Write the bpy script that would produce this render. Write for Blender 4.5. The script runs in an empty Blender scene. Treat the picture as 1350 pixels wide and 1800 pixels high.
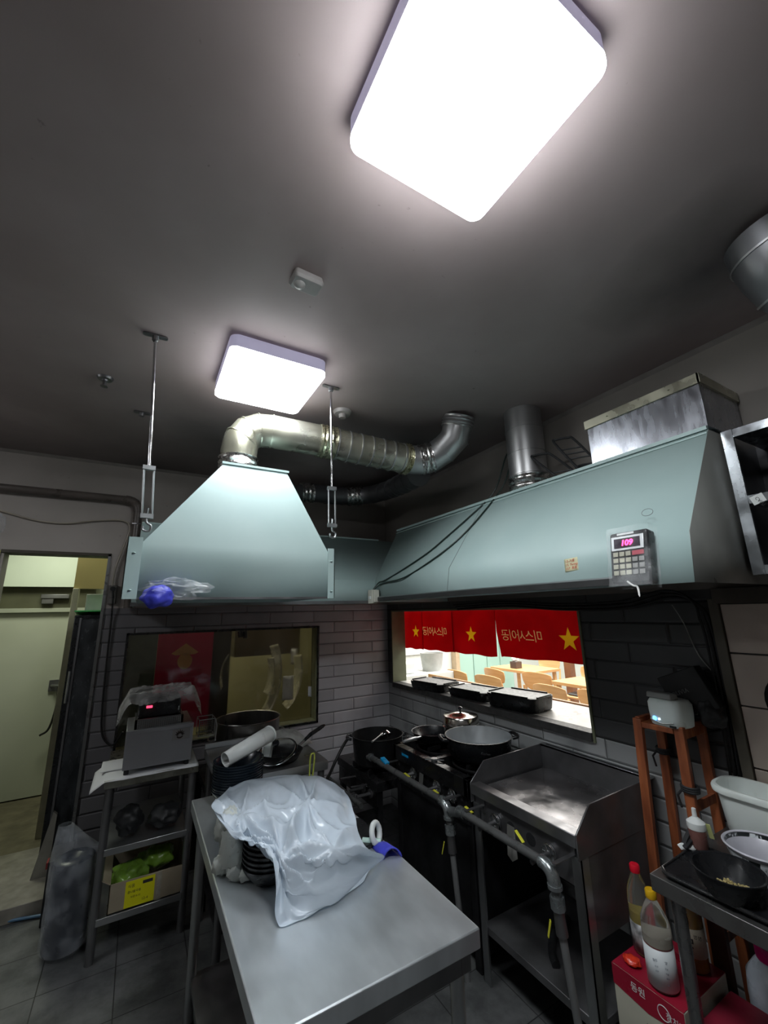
import bpy, bmesh, math, random
from mathutils import Vector, Matrix, noise
random.seed(7)
C = bpy.context.collection
PI = math.pi
def V(*a): return Vector(a)
sc = bpy.context.scene
# ---------------------------------------------------------------- camera
cd = bpy.data.cameras.new('camera'); cam = bpy.data.objects.new('camera', cd); C.objects.link(cam)
cd.sensor_fit = 'VERTICAL'; cd.sensor_height = 36; cd.sensor_width = 27; cd.lens = 36*720.22/1800
cd.clip_start = .02; cd.clip_end = 60
ya, pi_, ro = math.radians(59.66), math.radians(13.606), math.radians(-1.282)
fw = V(math.cos(ya)*math.cos(pi_), math.sin(ya)*math.cos(pi_), math.sin(pi_))
rt = V(math.sin(ya), -math.cos(ya), 0); up = rt.cross(fw)
r2 = math.cos(ro)*rt + math.sin(ro)*up; u2 = -math.sin(ro)*rt + math.cos(ro)*up
cam.matrix_world = Matrix.Translation((0, 0, 1.6)) @ Matrix((r2, u2, -fw)).transposed().to_4x4()
sc.camera = cam
# ---------------------------------------------------------------- world, exposure
w = bpy.data.worlds.new('world'); sc.world = w; w.use_nodes = True
w.node_tree.nodes['Background'].inputs[0].default_value = (.5, .55, .6, 1)
w.node_tree.nodes['Background'].inputs[1].default_value = .02
sc.view_settings.view_transform = 'Standard'; sc.view_settings.look = 'None'
sc.view_settings.gamma = 1; sc.view_settings.use_curve_mapping = False
sc.view_settings.exposure = 1.02
LAMP = 21.0   # emission of the lamp nearest the camera; the other two are set dimmer to even out the light
def area(name, loc, size, power, rot=(0, 0, 0), col=(1, 1, 1), sy=None):
    l = bpy.data.lights.new(name, 'AREA'); l.energy = power; l.size = size; l.color = col
    if sy: l.shape = 'RECTANGLE'; l.size_y = sy
    o = bpy.data.objects.new(name, l); o.location = loc; o.rotation_euler = rot; C.objects.link(o); return o
area('dining_ceiling_lamp_light', (4.9, 3.9, 2.5), 3.2, 135, col=(1, .98, .93), sy=3.6)
area('corridor_ceiling_lamp_light', (-.75, 4.4, 2.5), .5, 7, col=(.95, 1, .80))
area('side_room_ceiling_lamp_light', (.9, 4.3, 2.35), .8, 9, col=(1, .95, .70))
# ---------------------------------------------------------------- materials
MATS = {}
def nm(name):
    m = bpy.data.materials.new(name); m.use_nodes = True; MATS[name] = m
    nt = m.node_tree; return m, nt, nt.nodes['Principled BSDF']
def lk(nt, a, b): nt.links.new(a, b)
def ramp(nt, fac, stops):
    r = nt.nodes.new('ShaderNodeValToRGB'); lk(nt, fac, r.inputs[0])
    e = r.color_ramp.elements; r.color_ramp.interpolation = 'EASE'
    while len(e) < len(stops): e.new(.5)
    for k, (p, c) in enumerate(stops): e[k].position = p; e[k].color = (*c, 1) if len(c) == 3 else c
    return r.outputs[0]
def noisen(nt, scale, detail=3, rough=.5, stretch=None, coord='Object', off=(0, 0, 0)):
    tc = nt.nodes.new('ShaderNodeTexCoord'); mp = nt.nodes.new('ShaderNodeMapping')
    lk(nt, tc.outputs[coord], mp.inputs[0]); mp.inputs['Location'].default_value = off
    if stretch: mp.inputs['Scale'].default_value = stretch
    n = nt.nodes.new('ShaderNodeTexNoise'); n.inputs['Scale'].default_value = scale
    n.inputs['Detail'].default_value = detail; n.inputs['Roughness'].default_value = rough
    lk(nt, mp.outputs[0], n.inputs['Vector']); return n.outputs['Fac']
def mixc(nt, f, a, b, mode='MIX'):
    x = nt.nodes.new('ShaderNodeMix'); x.data_type = 'RGBA'; x.blend_type = mode
    for s, v in ((0, f), (6, a), (7, b)):
        if hasattr(v, 'links'): lk(nt, v, x.inputs[s])
        elif s == 0: x.inputs[0].default_value = v
        else: x.inputs[s].default_value = (*v, 1)
    return x.outputs[2]
def math_(nt, op, a, b=0.0, c=0.0):
    x = nt.nodes.new('ShaderNodeMath'); x.operation = op
    for s, v in ((0, a), (1, b), (2, c)):
        if hasattr(v, 'links'): lk(nt, v, x.inputs[s])
        else: x.inputs[s].default_value = v
    return x.outputs[0]
def bump(nt, b, h, strength=.3, dist=.002):
    n = nt.nodes.new('ShaderNodeBump'); n.inputs['Strength'].default_value = strength
    n.inputs['Distance'].default_value = dist; lk(nt, h, n.inputs['Height']); lk(nt, n.outputs[0], b.inputs['Normal'])
def pm(name, col, rough=.5, metal=0, var=.25, scale=9, col2=None, bmp=0, bscale=80, stretch=None,
       trans=0, ior=1.45, emis=None, es=0, rvar=.1, coat=0, alpha=1, sheen=0):
    """procedural paint, metal or plastic: two tones mixed by noise, varying gloss, fine bump"""
    if name in MATS: return MATS[name]
    m, nt, b = nm(name)
    c2 = col2 or tuple(c*(1-var) for c in col)
    f = noisen(nt, scale, stretch=stretch)
    lk(nt, ramp(nt, f, [(.22, c2), (.78, col)]), b.inputs['Base Color'])
    rr = ramp(nt, noisen(nt, scale*2.3, stretch=stretch, off=(3, 1, 2)), [(.15, (max(rough-rvar*1.4, .02),)*3), (.85, (min(rough+rvar*1.4, 1),)*3)])
    lk(nt, rr, b.inputs['Roughness'])
    b.inputs['Metallic'].default_value = metal
    b.inputs['Transmission Weight'].default_value = trans; b.inputs['IOR'].default_value = ior
    b.inputs['Coat Weight'].default_value = coat; b.inputs['Alpha'].default_value = alpha
    if emis: b.inputs['Emission Color'].default_value = (*emis, 1); b.inputs['Emission Strength'].default_value = es
    if bmp and (metal < .5 or 'foil' in name): bump(nt, b, noisen(nt, bscale, stretch=stretch), bmp, .002)
    return m
def wall_mat(name, axis, tile_dark, tile_light, zl, paint, paint2, soot, xoff=0.0, shade_ramp=None):
    m, nt, b = nm(name)
    tc = nt.nodes.new('ShaderNodeTexCoord'); sp = nt.nodes.new('ShaderNodeSeparateXYZ'); lk(nt, tc.outputs['Object'], sp.inputs[0])
    cb = nt.nodes.new('ShaderNodeCombineXYZ'); lk(nt, math_(nt, 'ADD', sp.outputs[axis], xoff), cb.inputs[0])
    lk(nt, math_(nt, 'ADD', sp.outputs[2], 10*.092-.051), cb.inputs[1])
    br = nt.nodes.new('ShaderNodeTexBrick'); lk(nt, cb.outputs[0], br.inputs['Vector'])
    br.inputs['Scale'].default_value = 1; br.inputs['Brick Width'].default_value = .375; br.inputs['Row Height'].default_value = .092
    br.inputs['Mortar Size'].default_value = .0022; br.inputs['Mortar Smooth'].default_value = .15; br.offset = .5
    br.inputs['Bias'].default_value = 0
    br.inputs['Color1'].default_value = (.8, .8, .8, 1); br.inputs['Color2'].default_value = (1, 1, 1, 1); br.inputs['Mortar'].default_value = (.22, .22, .22, 1)
    br2 = nt.nodes.new('ShaderNodeTexBrick'); lk(nt, cb.outputs[0], br2.inputs['Vector'])
    for k in ('Scale', 'Brick Width', 'Row Height'): br2.inputs[k].default_value = br.inputs[k].default_value
    br2.inputs['Mortar Size'].default_value = .010; br2.inputs['Mortar Smooth'].default_value = 1.0; br2.offset = .5
    low = math_(nt, 'LESS_THAN', sp.outputs[2], zl)
    tcol = mixc(nt, low, tile_dark, tile_light)
    tcol = mixc(nt, 1.0, tcol, br.outputs['Color'], 'MULTIPLY')
    tcol = mixc(nt, ramp(nt, noisen(nt, 3.5), [(.45, (0, 0, 0)), (.8, (.6, .6, .6))]), tcol, tuple(c*.45 for c in tile_dark))
    if shade_ramp:   # hood shade painted into the tiles, dark at the left, lighter right
        gx = math_(nt, 'ADD', math_(nt, 'DIVIDE', math_(nt, 'SUBTRACT', sp.outputs[0], shade_ramp[0]), shade_ramp[1]), math_(nt, 'MULTIPLY_ADD', noisen(nt, 2.4, 5), .7, -.35))
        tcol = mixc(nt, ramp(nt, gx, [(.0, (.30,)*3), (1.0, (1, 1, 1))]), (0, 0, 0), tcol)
    pc = mixc(nt, ramp(nt, noisen(nt, 1.1, 5), [(.35, (0, 0, 0)), (.7, (1, 1, 1))]), paint, paint2)
    pc = mixc(nt, ramp(nt, noisen(nt, 26, 6, .75), [(.64, (0, 0, 0)), (.75, (.6, .6, .6))]), pc, soot)
    hi = math_(nt, 'GREATER_THAN', sp.outputs[2], 1.66)
    lk(nt, mixc(nt, hi, tcol, pc), b.inputs['Base Color'])
    lk(nt, math_(nt, 'MULTIPLY_ADD', hi, .35, .36), b.inputs['Roughness'])
    hgt = math_(nt, 'MAXIMUM', math_(nt, 'SUBTRACT', 1.0, br2.outputs['Fac']), hi)
    bump(nt, b, hgt, .9, .005)
    return m
STEEL = pm('brushed_steel', (.52, .54, .55), .34, .95, .22, 5, bmp=.04, bscale=60, rvar=.06)
STEEL_TOP = pm('scratched_table_steel', (.66, .71, .74), .37, .72, .26, 4.5, stretch=(2.5, 1, 1), bmp=0, rvar=.05)
STEEL_DARK = pm('greasy_steel', (.27, .27, .28), .38, .85, .35, 7, bmp=.08, bscale=45, rvar=.08)
STEEL_BLACK = pm('sooty_steel', (.035, .035, .038), .45, .6, .5, 9, bmp=.3, bscale=40)
STEEL_PANEL = pm('stained_steel_panel', (.80, .66, .58), .42, .35, .4, 2.2, col2=(.45, .38, .33), bmp=.05)
CHROME = pm('worn_chrome', (.62, .63, .64), .18, 1, .2, 12)
GALV = pm('galvanised_duct', (.50, .50, .50), .36, .85, .2, 4, bmp=.03, bscale=20, rvar=.05)
GALV_DARK = pm('sooty_duct', (.22, .22, .23), .42, .8, .3, 5, bmp=.04, rvar=.05)
FOIL = pm('foil_tape', (.70, .69, .67), .25, 1, .3, 20, bmp=1.0, bscale=55)
HOODP = pm('pale_green_hood_sheet', (.43, .555, .54), .50, .0, .12, 2.6, col2=(.38, .51, .50), bmp=.03, bscale=14, rvar=.06)
HOODG = pm('greasy_hood_end_sheet', (.24, .245, .23), .40, .35, .3, 3, bmp=.05)
HOOD_IN = pm('black_hood_inside', (.03, .03, .03), .6, .1, .4, 6)
BLACKP = pm('black_plastic', (.012, .013, .015), .30, 0, .3, 12)
BLACKM = pm('black_matt_plastic', (.02, .021, .023), .55, 0, .3, 12)
BLACKI = pm('black_iron', (.014, .014, .015), .45, .3, .4, 20, bmp=.3, bscale=60)
BLUEBLK = pm('navy_black_bowl', (.010, .017, .026), .28, 0, .2, 6)
WHITEP = pm('white_plastic', (.72, .75, .74), .35, 0, .1, 6)
WHITET = pm('greasy_white_plastic', (.74, .80, .78), .38, 0, .16, 5, col2=(.64, .68, .64))
PAPER = pm('paper', (.72, .73, .75), .7, 0, .08, 6)
CARD = pm('cardboard', (.34, .29, .21), .75, 0, .2, 8)
WOODR = pm('red_brown_wood', (.34, .105, .04), .38, 0, .6, 4, col2=(.15, .04, .018), stretch=(9, 9, 1.5), bmp=.1)
WOODL = pm('light_beech_wood', (.68, .40, .18), .42, 0, .15, 4, col2=(.58, .32, .13), stretch=(1, 1, 8))
RUBBER = pm('black_cable', (.012, .012, .012), .5)
def film_mat(name, tint=(.9, .93, .95), op=.25, lo=.05, rough=.15, bs=20, bstr=.8, sc_=9):
    if name in MATS: return MATS[name]
    m, nt, b = nm(name); b.inputs['Base Color'].default_value = (*tint, 1); b.inputs['Roughness'].default_value = rough
    bump(nt, b, noisen(nt, bs, 3), bstr, .004)
    tr = nt.nodes.new('ShaderNodeBsdfTransparent'); mx = nt.nodes.new('ShaderNodeMixShader')
    lw = nt.nodes.new('ShaderNodeLayerWeight'); lw.inputs[0].default_value = .35
    n_ = ramp(nt, noisen(nt, sc_, 4), [(.40, (lo,)*3), (.68, (op,)*3)])
    lk(nt, math_(nt, 'ADD', n_, math_(nt, 'MULTIPLY', lw.outputs['Facing'], .16)), mx.inputs[0])
    lk(nt, tr.outputs[0], mx.inputs[1]); lk(nt, b.outputs[0], mx.inputs[2]); lk(nt, mx.outputs[0], nt.nodes['Material Output'].inputs[0]); return m
def cloth_mat(name, col, t=.5):
    m, nt, b = nm(name); c = ramp(nt, noisen(nt, 5), [(.3, tuple(x*.85 for x in col)), (.7, col)]); lk(nt, c, b.inputs['Base Color']); b.inputs['Roughness'].default_value = .8
    tl = nt.nodes.new('ShaderNodeBsdfTranslucent'); lk(nt, c, tl.inputs[0]); mx = nt.nodes.new('ShaderNodeMixShader'); mx.inputs[0].default_value = t
    lk(nt, b.outputs[0], mx.inputs[1]); lk(nt, tl.outputs[0], mx.inputs[2]); lk(nt, mx.outputs[0], nt.nodes['Material Output'].inputs[0]); return m
# ---------------------------------------------------------------- mesh building
WM = {}
def worldmat(o):
    m = Matrix.Identity(4)
    while o is not None:
        m = Matrix.LocRotScale(o.location, o.rotation_euler, o.scale) @ m; o = o.parent
    return m
class MB:
    def __init__(s, M=None): s.bm = bmesh.new(); s.M = M or Matrix.Identity(4)
    def _v(s, p): return s.bm.verts.new(s.M @ Vector(p))
    def poly(s, pts, mi=0):
        f = s.bm.faces.new([s._v(p) for p in pts]); f.material_index = mi; return f
    def box(s, x0, x1, y0, y1, z0, z1, mi=0):
        P = [(x, y, z) for x in (x0, x1) for y in (y0, y1) for z in (z0, z1)]; v = [s._v(p) for p in P]
        for q in ((0, 1, 3, 2), (4, 6, 7, 5), (0, 4, 5, 1), (2, 3, 7, 6), (0, 2, 6, 4), (1, 5, 7, 3)):
            s.bm.faces.new([v[i] for i in q]).material_index = mi
        return s
    def prism(s, pts, d, mi=0):
        """closed polygon pts (3D) pushed along vector d"""
        d = Vector(d); a = [s._v(p) for p in pts]; b = [s._v(Vector(p)+d) for p in pts]; n = len(pts)
        s.bm.faces.new(a[::-1]).material_index = mi; s.bm.faces.new(b).material_index = mi
        for i in range(n): s.bm.faces.new([a[i], a[(i+1) % n], b[(i+1) % n], b[i]]).material_index = mi
        return s
    def beam(s, p, q, w, h, upv=(0, 0, 1)):
        p = Vector(p); q = Vector(q); d = (q-p).normalized(); u = Vector(upv)
        if abs(d.dot(u)) > .98: u = Vector((1, 0, 0))
        sx = d.cross(u).normalized(); sy = sx.cross(d).normalized()
        return s.prism([p+sx*a*w/2+sy*b*h/2 for a, b in ((-1, -1), (1, -1), (1, 1), (-1, 1))], q-p)
    def tube(s, pts, r, n=12, cap=True, closed=False):
        pts = [Vector(p) for p in pts]; N = len(pts); R = r if isinstance(r, (list, tuple)) else [r]*N
        rings = []; prev = None
        for i, p in enumerate(pts):
            a = pts[i-1] if i > 0 or closed else p; c = pts[(i+1) % N] if i < N-1 or closed else p
            t = (c-a).normalized()
            if prev is None:
                u = Vector((0, 0, 1)) if abs(t.z) < .9 else Vector((1, 0, 0)); u = (u-t*u.dot(t)).normalized()
            else: u = (prev-t*prev.dot(t)).normalized()
            prev = u; v = t.cross(u)
            rings.append([s._v(p+(u*math.cos(2*PI*k/n)+v*math.sin(2*PI*k/n))*R[i]) for k in range(n)])
        for i in range(N if closed else N-1):
            a, b = rings[i], rings[(i+1) % N]
            for k in range(n): s.bm.faces.new([a[k], a[(k+1) % n], b[(k+1) % n], b[k]])
        if cap and not closed: s.bm.faces.new(rings[0][::-1]); s.bm.faces.new(rings[-1])
        return s
    def lathe(s, prof, c=(0, 0, 0), n=32, sx=1, sy=1):
        """profile of (r, z) turned about z at c; r=0 closes"""
        rings = []
        for r, z in prof:
            if r < 1e-6: rings.append([s._v((c[0], c[1], c[2]+z))])
            else: rings.append([s._v((c[0]+sx*r*math.cos(2*PI*k/n), c[1]+sy*r*math.sin(2*PI*k/n), c[2]+z)) for k in range(n)])
        for a, b in zip(rings, rings[1:]):
            for k in range(n):
                j = (k+1) % n
                if len(a) == 1 and len(b) == 1: break
                if len(a) == 1: s.bm.faces.new([a[0], b[j], b[k]])
                elif len(b) == 1: s.bm.faces.new([a[k], a[j], b[0]])
                else: s.bm.faces.new([a[k], a[j], b[j], b[k]])
        return s
    def rsolid(s, x0, x1, y0, y1, secs, rad, n=6):
        """stack of rounded rectangles: secs = [(z, inset)], capped"""
        rings = []
        for z, ins in secs:
            r = max(rad-ins*.4, .002); ring = []
            for cx, cy, a0 in ((x1-ins-r, y1-ins-r, 0), (x0+ins+r, y1-ins-r, PI/2), (x0+ins+r, y0+ins+r, PI), (x1-ins-r, y0+ins+r, 1.5*PI)):
                for k in range(n+1):
                    a = a0+k*PI/2/n; ring.append(s._v((cx+r*math.cos(a), cy+r*math.sin(a), z)))
            rings.append(ring)
        m = len(rings[0])
        for a, b in zip(rings, rings[1:]):
            for k in range(m): s.bm.faces.new([a[k], a[(k+1) % m], b[(k+1) % m], b[k]])
        s.bm.faces.new(rings[0][::-1]); s.bm.faces.new(rings[-1]); return s
    def grid(s, f, nu, nv, closeu=False):
        g = [[s._v(f(i/nu, j/nv)) for i in range(nu if closeu else nu+1)] for j in range(nv+1)]
        L = len(g[0])
        for j in range(nv):
            for i in range(L if closeu else L-1):
                s.bm.faces.new([g[j][i], g[j][(i+1) % L], g[j+1][(i+1) % L], g[j+1][i]])
        return s
    def build(s, name, mat, parent=None, smooth=40, bevel=0, solid=0, subsurf=0, segs=2, fix=True):
        bm = s.bm
        if fix: bmesh.ops.recalc_face_normals(bm, faces=bm.faces[:])
        if smooth:
            for f in bm.faces: f.smooth = True
            for e in bm.edges:
                if len(e.link_faces) == 2 and e.calc_face_angle(0) > math.radians(smooth): e.smooth = False
        me = bpy.data.meshes.new(name)
        if parent is not None: bm.transform(worldmat(parent).inverted())
        bm.to_mesh(me); bm.free()
        for m in (mat if isinstance(mat, (list, tuple)) else [mat]): me.materials.append(m)
        o = bpy.data.objects.new(name, me); C.objects.link(o); o.parent = parent
        if solid: md = o.modifiers.new('thickness', 'SOLIDIFY'); md.thickness = solid; md.offset = 0
        if bevel: md = o.modifiers.new('bevel', 'BEVEL'); md.width = bevel; md.segments = segs; md.limit_method = 'ANGLE'; md.angle_limit = math.radians(40)
        if subsurf: md = o.modifiers.new('sub', 'SUBSURF'); md.levels = subsurf; md.render_levels = subsurf
        return o
def tag(o, label, cat, group=None, kind=None):
    if label: o['label'] = label
    if cat: o['category'] = cat
    if group: o['group'] = group
    if kind: o['kind'] = kind
    return o
def thing(name, label, cat, loc=(0, 0, 0), rz=0, group=None):
    o = bpy.data.objects.new(name, None); C.objects.link(o); o.empty_display_size = .05
    o.location = loc; o.rotation_euler = (0, 0, rz); return tag(o, label, cat, group)
def struct(o): o['kind'] = 'structure'; return o
def children(o): return [c for c in bpy.data.objects if c.parent == o]
def dup(root, loc=None, rot=None, label=None, group=None):
    kids = {}
    for o in bpy.data.objects:
        if o.parent: kids.setdefault(o.parent.name, []).append(o)
    r = root.copy(); C.objects.link(r)
    if loc is not None: r.location = loc
    if rot is not None: r.rotation_euler = rot
    if label: r['label'] = label
    if group: r['group'] = group
    for ch in kids.get(root.name, []):
        c = ch.copy(); C.objects.link(c); c.parent = r
        for g in kids.get(ch.name, []):
            d = g.copy(); C.objects.link(d); d.parent = c
    return r
FONTC = {}
def text(body, name, mat, parent, origin, xdir, ydir, size, depth=.0006, align='LEFT', shear=0, bold=0, spacing=1, local=False):
    cu = bpy.data.curves.new('t', 'FONT'); cu.body = body; cu.size = size; cu.align_x = align; cu.extrude = depth; cu.shear = shear
    cu.offset = bold; cu.space_character = spacing; cu.resolution_u = 3
    t = bpy.data.objects.new('t', cu); C.objects.link(t)
    dg = bpy.context.evaluated_depsgraph_get(); me = bpy.data.meshes.new_from_object(t.evaluated_get(dg))
    bpy.data.objects.remove(t)
    xd = Vector(xdir).normalized(); yd = Vector(ydir).normalized(); zd = xd.cross(yd)
    M = Matrix((xd, yd, zd)).transposed().to_4x4(); M.translation = Vector(origin)
    if parent is not None and not local: M = worldmat(parent).inverted() @ M
    me.transform(M); me.materials.clear(); me.materials.append(mat)
    o = bpy.data.objects.new(name, me); C.objects.link(o); o.parent = parent; return o
def smoothpath(pts, n=8):
    """Catmull-Rom through pts"""
    P = [Vector(p) for p in pts]; P = [P[0]*2-P[1]]+P+[P[-1]*2-P[-2]]; out = []
    for i in range(1, len(P)-2):
        for k in range(n):
            t = k/n; a, b, c, d = P[i-1], P[i], P[i+1], P[i+2]
            out.append(.5*((2*b)+(c-a)*t+(2*a-5*b+4*c-d)*t*t+(3*b-a-3*c+d)*t**3))
    out.append(P[-2]); return out
# ================================================================ THE SETTING
XB, YA, H = 2.03, 3.45, 2.70
mA = wall_mat('back_wall_tile_and_paint', 0, (.62, .605, .64), (.62, .61, .64), .60, (.36, .325, .30), (.26, .235, .215), (.10, .09, .08), xoff=.015, shade_ramp=(.1, 1.3))
mB = wall_mat('right_wall_tile_and_paint', 1, (.085, .087, .09), (.42, .435, .44), .968, (.27, .245, .22), (.20, .18, .165), (.08, .075, .07), xoff=.12)
def wall_open(name, mat, plane, c0, c1, a0, a1, h, opens):
    """wall slab with rectangular openings, one mesh; plane 'y': slab spans x a0..a1, y c0..c1"""
    m = MB(); cuts = sorted({a0, a1, *[o[0] for o in opens], *[o[1] for o in opens]})
    for l, r in zip(cuts, cuts[1:]):
        mid = (l+r)/2; zs = [(0.0, h)]
        for oa, ob, z0, z1 in opens:
            if oa < mid < ob:
                nz = []
                for p, q in zs:
                    if z0 > p: nz.append((p, min(q, z0)))
                    if z1 < q: nz.append((max(p, z1), q))
                zs = nz
        for p, q in zs:
            if plane == 'y': m.box(l, r, c0, c1, p, q)
            else: m.box(c0, c1, l, r, p, q)
    bmesh.ops.remove_doubles(m.bm, verts=m.bm.verts[:], dist=1e-5)
    return struct(m.build(name, mat, smooth=0, fix=False))
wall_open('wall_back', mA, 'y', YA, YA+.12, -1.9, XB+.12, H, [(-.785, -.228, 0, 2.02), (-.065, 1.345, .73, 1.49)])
wall_open('wall_right', mB, 'x', XB, XB+.12, -1.6, YA, H, [(1.43, 3.36, .94, 1.60)])
mP = pm('sooty_taupe_paint', (.30, .27, .245), .7, 0, .3, 1.5)
struct(MB().box(-2.0, -1.9, -1.6, YA+.12, 0, H).build('wall_left', mP, smooth=0))
struct(MB().box(-2.0, XB+.12, -1.7, -1.6, 0, H).build('wall_front', mP, smooth=0))
# ceiling, smoke-stained paint
m, nt, b = nm('smoked_ceiling_paint')
f = noisen(nt, .9, 5, .55); c = ramp(nt, f, [(.3, (.335, .272, .262)), (.7, (.44, .372, .362))])
c = mixc(nt, ramp(nt, noisen(nt, 34, 3), [(.72, (0, 0, 0)), (.80, (.5, .5, .5))]), c, (.10, .08, .07))
# soot fans round the ducts; last two paint shade along the back wall
def blob(nt, x, y, r):
    g = nt.nodes.new('ShaderNodeNewGeometry'); vm = nt.nodes.new('ShaderNodeVectorMath'); vm.operation = 'DISTANCE'
    lk(nt, g.outputs['Position'], vm.inputs[0]); vm.inputs[1].default_value = (x, y, H)
    d = math_(nt, 'ADD', vm.outputs['Value'], math_(nt, 'MULTIPLY_ADD', noisen(nt, 2.2, 5), .5, -.25))
    return math_(nt, 'SUBTRACT', 1.0, math_(nt, 'DIVIDE', d, r)), d
for x, y, r in ((1.5, 2.1, .95), (1.7, 3.0, .9), (.55, 2.75, .55), (1.55, .45, .35), (0, 3.45, 1.0), (-1.1, 3.6, .9)):
    s_, d_ = blob(nt, x, y, r); s_ = math_(nt, 'MULTIPLY', math_(nt, 'MAXIMUM', s_, 0.0), .95)
    c = mixc(nt, s_, c, (.10, .085, .085))
lk(nt, c, b.inputs['Base Color']); b.inputs['Roughness'].default_value = .62
struct(MB().box(-1.9, XB, -1.6, YA, H, H+.08).build('ceiling', m, smooth=0))
# floor: 30 cm dark stone tiles
m, nt, b = nm('dark_floor_tiles')
tc = nt.nodes.new('ShaderNodeTexCoord'); mp = nt.nodes.new('ShaderNodeMapping'); lk(nt, tc.outputs['Object'], mp.inputs[0]); mp.inputs['Location'].default_value = (.2+3, .6-.01+3, 0)
br = nt.nodes.new('ShaderNodeTexBrick'); lk(nt, mp.outputs[0], br.inputs['Vector']); br.offset = 0
for k, v in (('Scale', 1), ('Brick Width', .297), ('Row Height', .30), ('Mortar Size', .0025), ('Mortar Smooth', .2)): br.inputs[k].default_value = v
br.inputs['Color1'].default_value = (.85, .85, .85, 1); br.inputs['Color2'].default_value = (1, 1, 1, 1); br.inputs['Mortar'].default_value = (.2, .2, .2, 1)
c = ramp(nt, noisen(nt, 5, 7, .65), [(.3, (.060, .064, .066)), (.7, (.16, .165, .165))])
c = mixc(nt, 1.0, c, br.outputs['Color'], 'MULTIPLY'); lk(nt, c, b.inputs['Base Color'])
lk(nt, ramp(nt, noisen(nt, 4, 5), [(.3, (.28,)*3), (.7, (.6,)*3)]), b.inputs['Roughness'])
bump(nt, b, math_(nt, 'SUBTRACT', noisen(nt, 30, 5), math_(nt, 'MULTIPLY', br.outputs['Fac'], 1.5)), .35, .003)
struct(MB().box(-2.0, XB+.12, -1.7, YA+.12, -.08, 0).build('floor', m, smooth=0))
# doorway trim and low step
fr = pm('grey_metal_door_trim', (.20, .20, .20), .35, .5)
struct(MB().box(-.232, -.214, YA-.012, YA+.13, 0, 2.03).build('trim_1', fr, bevel=.001))
struct(MB().box(-.80, -.214, YA-.012, YA+.13, 2.015, 2.035).build('trim_2', pm('dark_lintel', (.06, .05, .035), .6), bevel=.001))
struct(MB().box(-.785, -.232, YA-.10, YA+.6, 0, .075).build('trim_3', pm('worn_threshold', (.30, .28, .24), .6, 0, .4, 12), bevel=.004))
# coving line between ceiling and walls
cv = pm('coving_paint', (.26, .235, .22), .6)
struct(MB().prism([(XB, -1.6, H), (XB-.018, -1.6, H), (XB, -1.6, H-.018)], (0, YA+1.6, 0)).build('trim_4', cv, smooth=0))
struct(MB().prism([(-1.9, YA, H), (-1.9, YA-.018, H), (-1.9, YA, H-.018)], (XB+1.9, 0, 0)).build('trim_5', cv, smooth=0))

# ---- back passage seen through the doorway
pg = pm('grey_green_paint', (.42, .44, .36), .55, 0, .2, 2)
def room(pref, x0, x1, y0, y1, z0, z1, mats, skip=()):
    t = .05; wm, fm, cm = mats
    P = {'left': (x0-t, x0, y0, y1, z0, z1), 'right': (x1, x1+t, y0, y1, z0, z1), 'back': (x0-t, x1+t, y1, y1+t, z0, z1), 'front': (x0-t, x1+t, y0-t, y0, z0, z1)}
    for k, a in P.items():
        if k not in skip: struct(MB().box(*a).build('wall_%s_%s' % (pref, k), wm, smooth=0))
    struct(MB().box(x0-t, x1+t, y0-t, y1+t, z0-.05, z0).build('floor_'+pref, fm, smooth=0))
    struct(MB().box(x0-t, x1+t, y0-t, y1+t, z1, z1+.05).build('ceiling_'+pref, cm, smooth=0))
room('passage', -1.9, -.20, YA+.13, 5.3, .04, 2.6, (pg, pm('olive_concrete_floor', (.16, .14, .09), .7, 0, .4, 9), pm('pale_ceiling', (.5, .52, .42), .7)), skip=('front',))
d = MB().box(-1.6, -.50, 5.22, 5.27, .05, 1.66).build('door_1', pm('pale_green_steel_door', (.50, .52, .43), .4, 0, .12, 2), bevel=.003); struct(d)
h_ = MB(); h_.tube([(-.66, 5.20, .98), (-.60, 5.14, .98), (-.50, 5.14, .985)], .012); h_.box(-.68, -.60, 5.20, 5.222, .93, 1.03)
h_.build('door_handle', STEEL_DARK, d)
h_ = MB(); h_.tube(smoothpath([(-.60, 5.14, .97), (-.59, 5.12, .8), (-.62, 5.12, .62), (-.68, 5.12, .57)]), .009); h_.build('pull_cord', RUBBER, d)
struct(MB().box(-1.7, -.42, 5.18, 5.30, 1.66, 1.90).build('trim_6', pm('dark_olive_header', (.10, .10, .06), .5, 0, .3, 5), bevel=.003))
struct(MB().box(-1.7, -.42, 5.17, 5.19, 1.66, 1.70).build('trim_7', pg, bevel=.003))
o = thing('door_closer', 'small grey hydraulic closer on the dark header over the far door', 'door closer', (-.75, 5.16, 1.80))
MB().box(-.84, -.62, 5.12, 5.18, 1.79, 1.83).build('closer_body', STEEL_DARK, o, bevel=.004)
MB().box(-.83, -.74, 5.13, 5.17, 1.74, 1.79).build('closer_arm', STEEL_DARK, o, bevel=.004)
struct(MB().box(-1.9, -.42, 5.10, 5.18, 1.90, 2.6).build('wall_over_door', pm('pale_mint_panel', (.62, .68, .58), .5, 0, .1, 2), smooth=0))
struct(MB().box(-.50, -.22, 4.30, 4.36, 1.84, 2.6).build('wall_yellow_panel', pm('ochre_panel', (.58, .47, .22), .5, 0, .08, 2), smooth=0))
struct(MB().box(-.50, -.46, 4.28, 4.36, .04, 1.84).build('trim_8', pm('cream_post', (.50, .48, .38), .5), bevel=.002))

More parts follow.
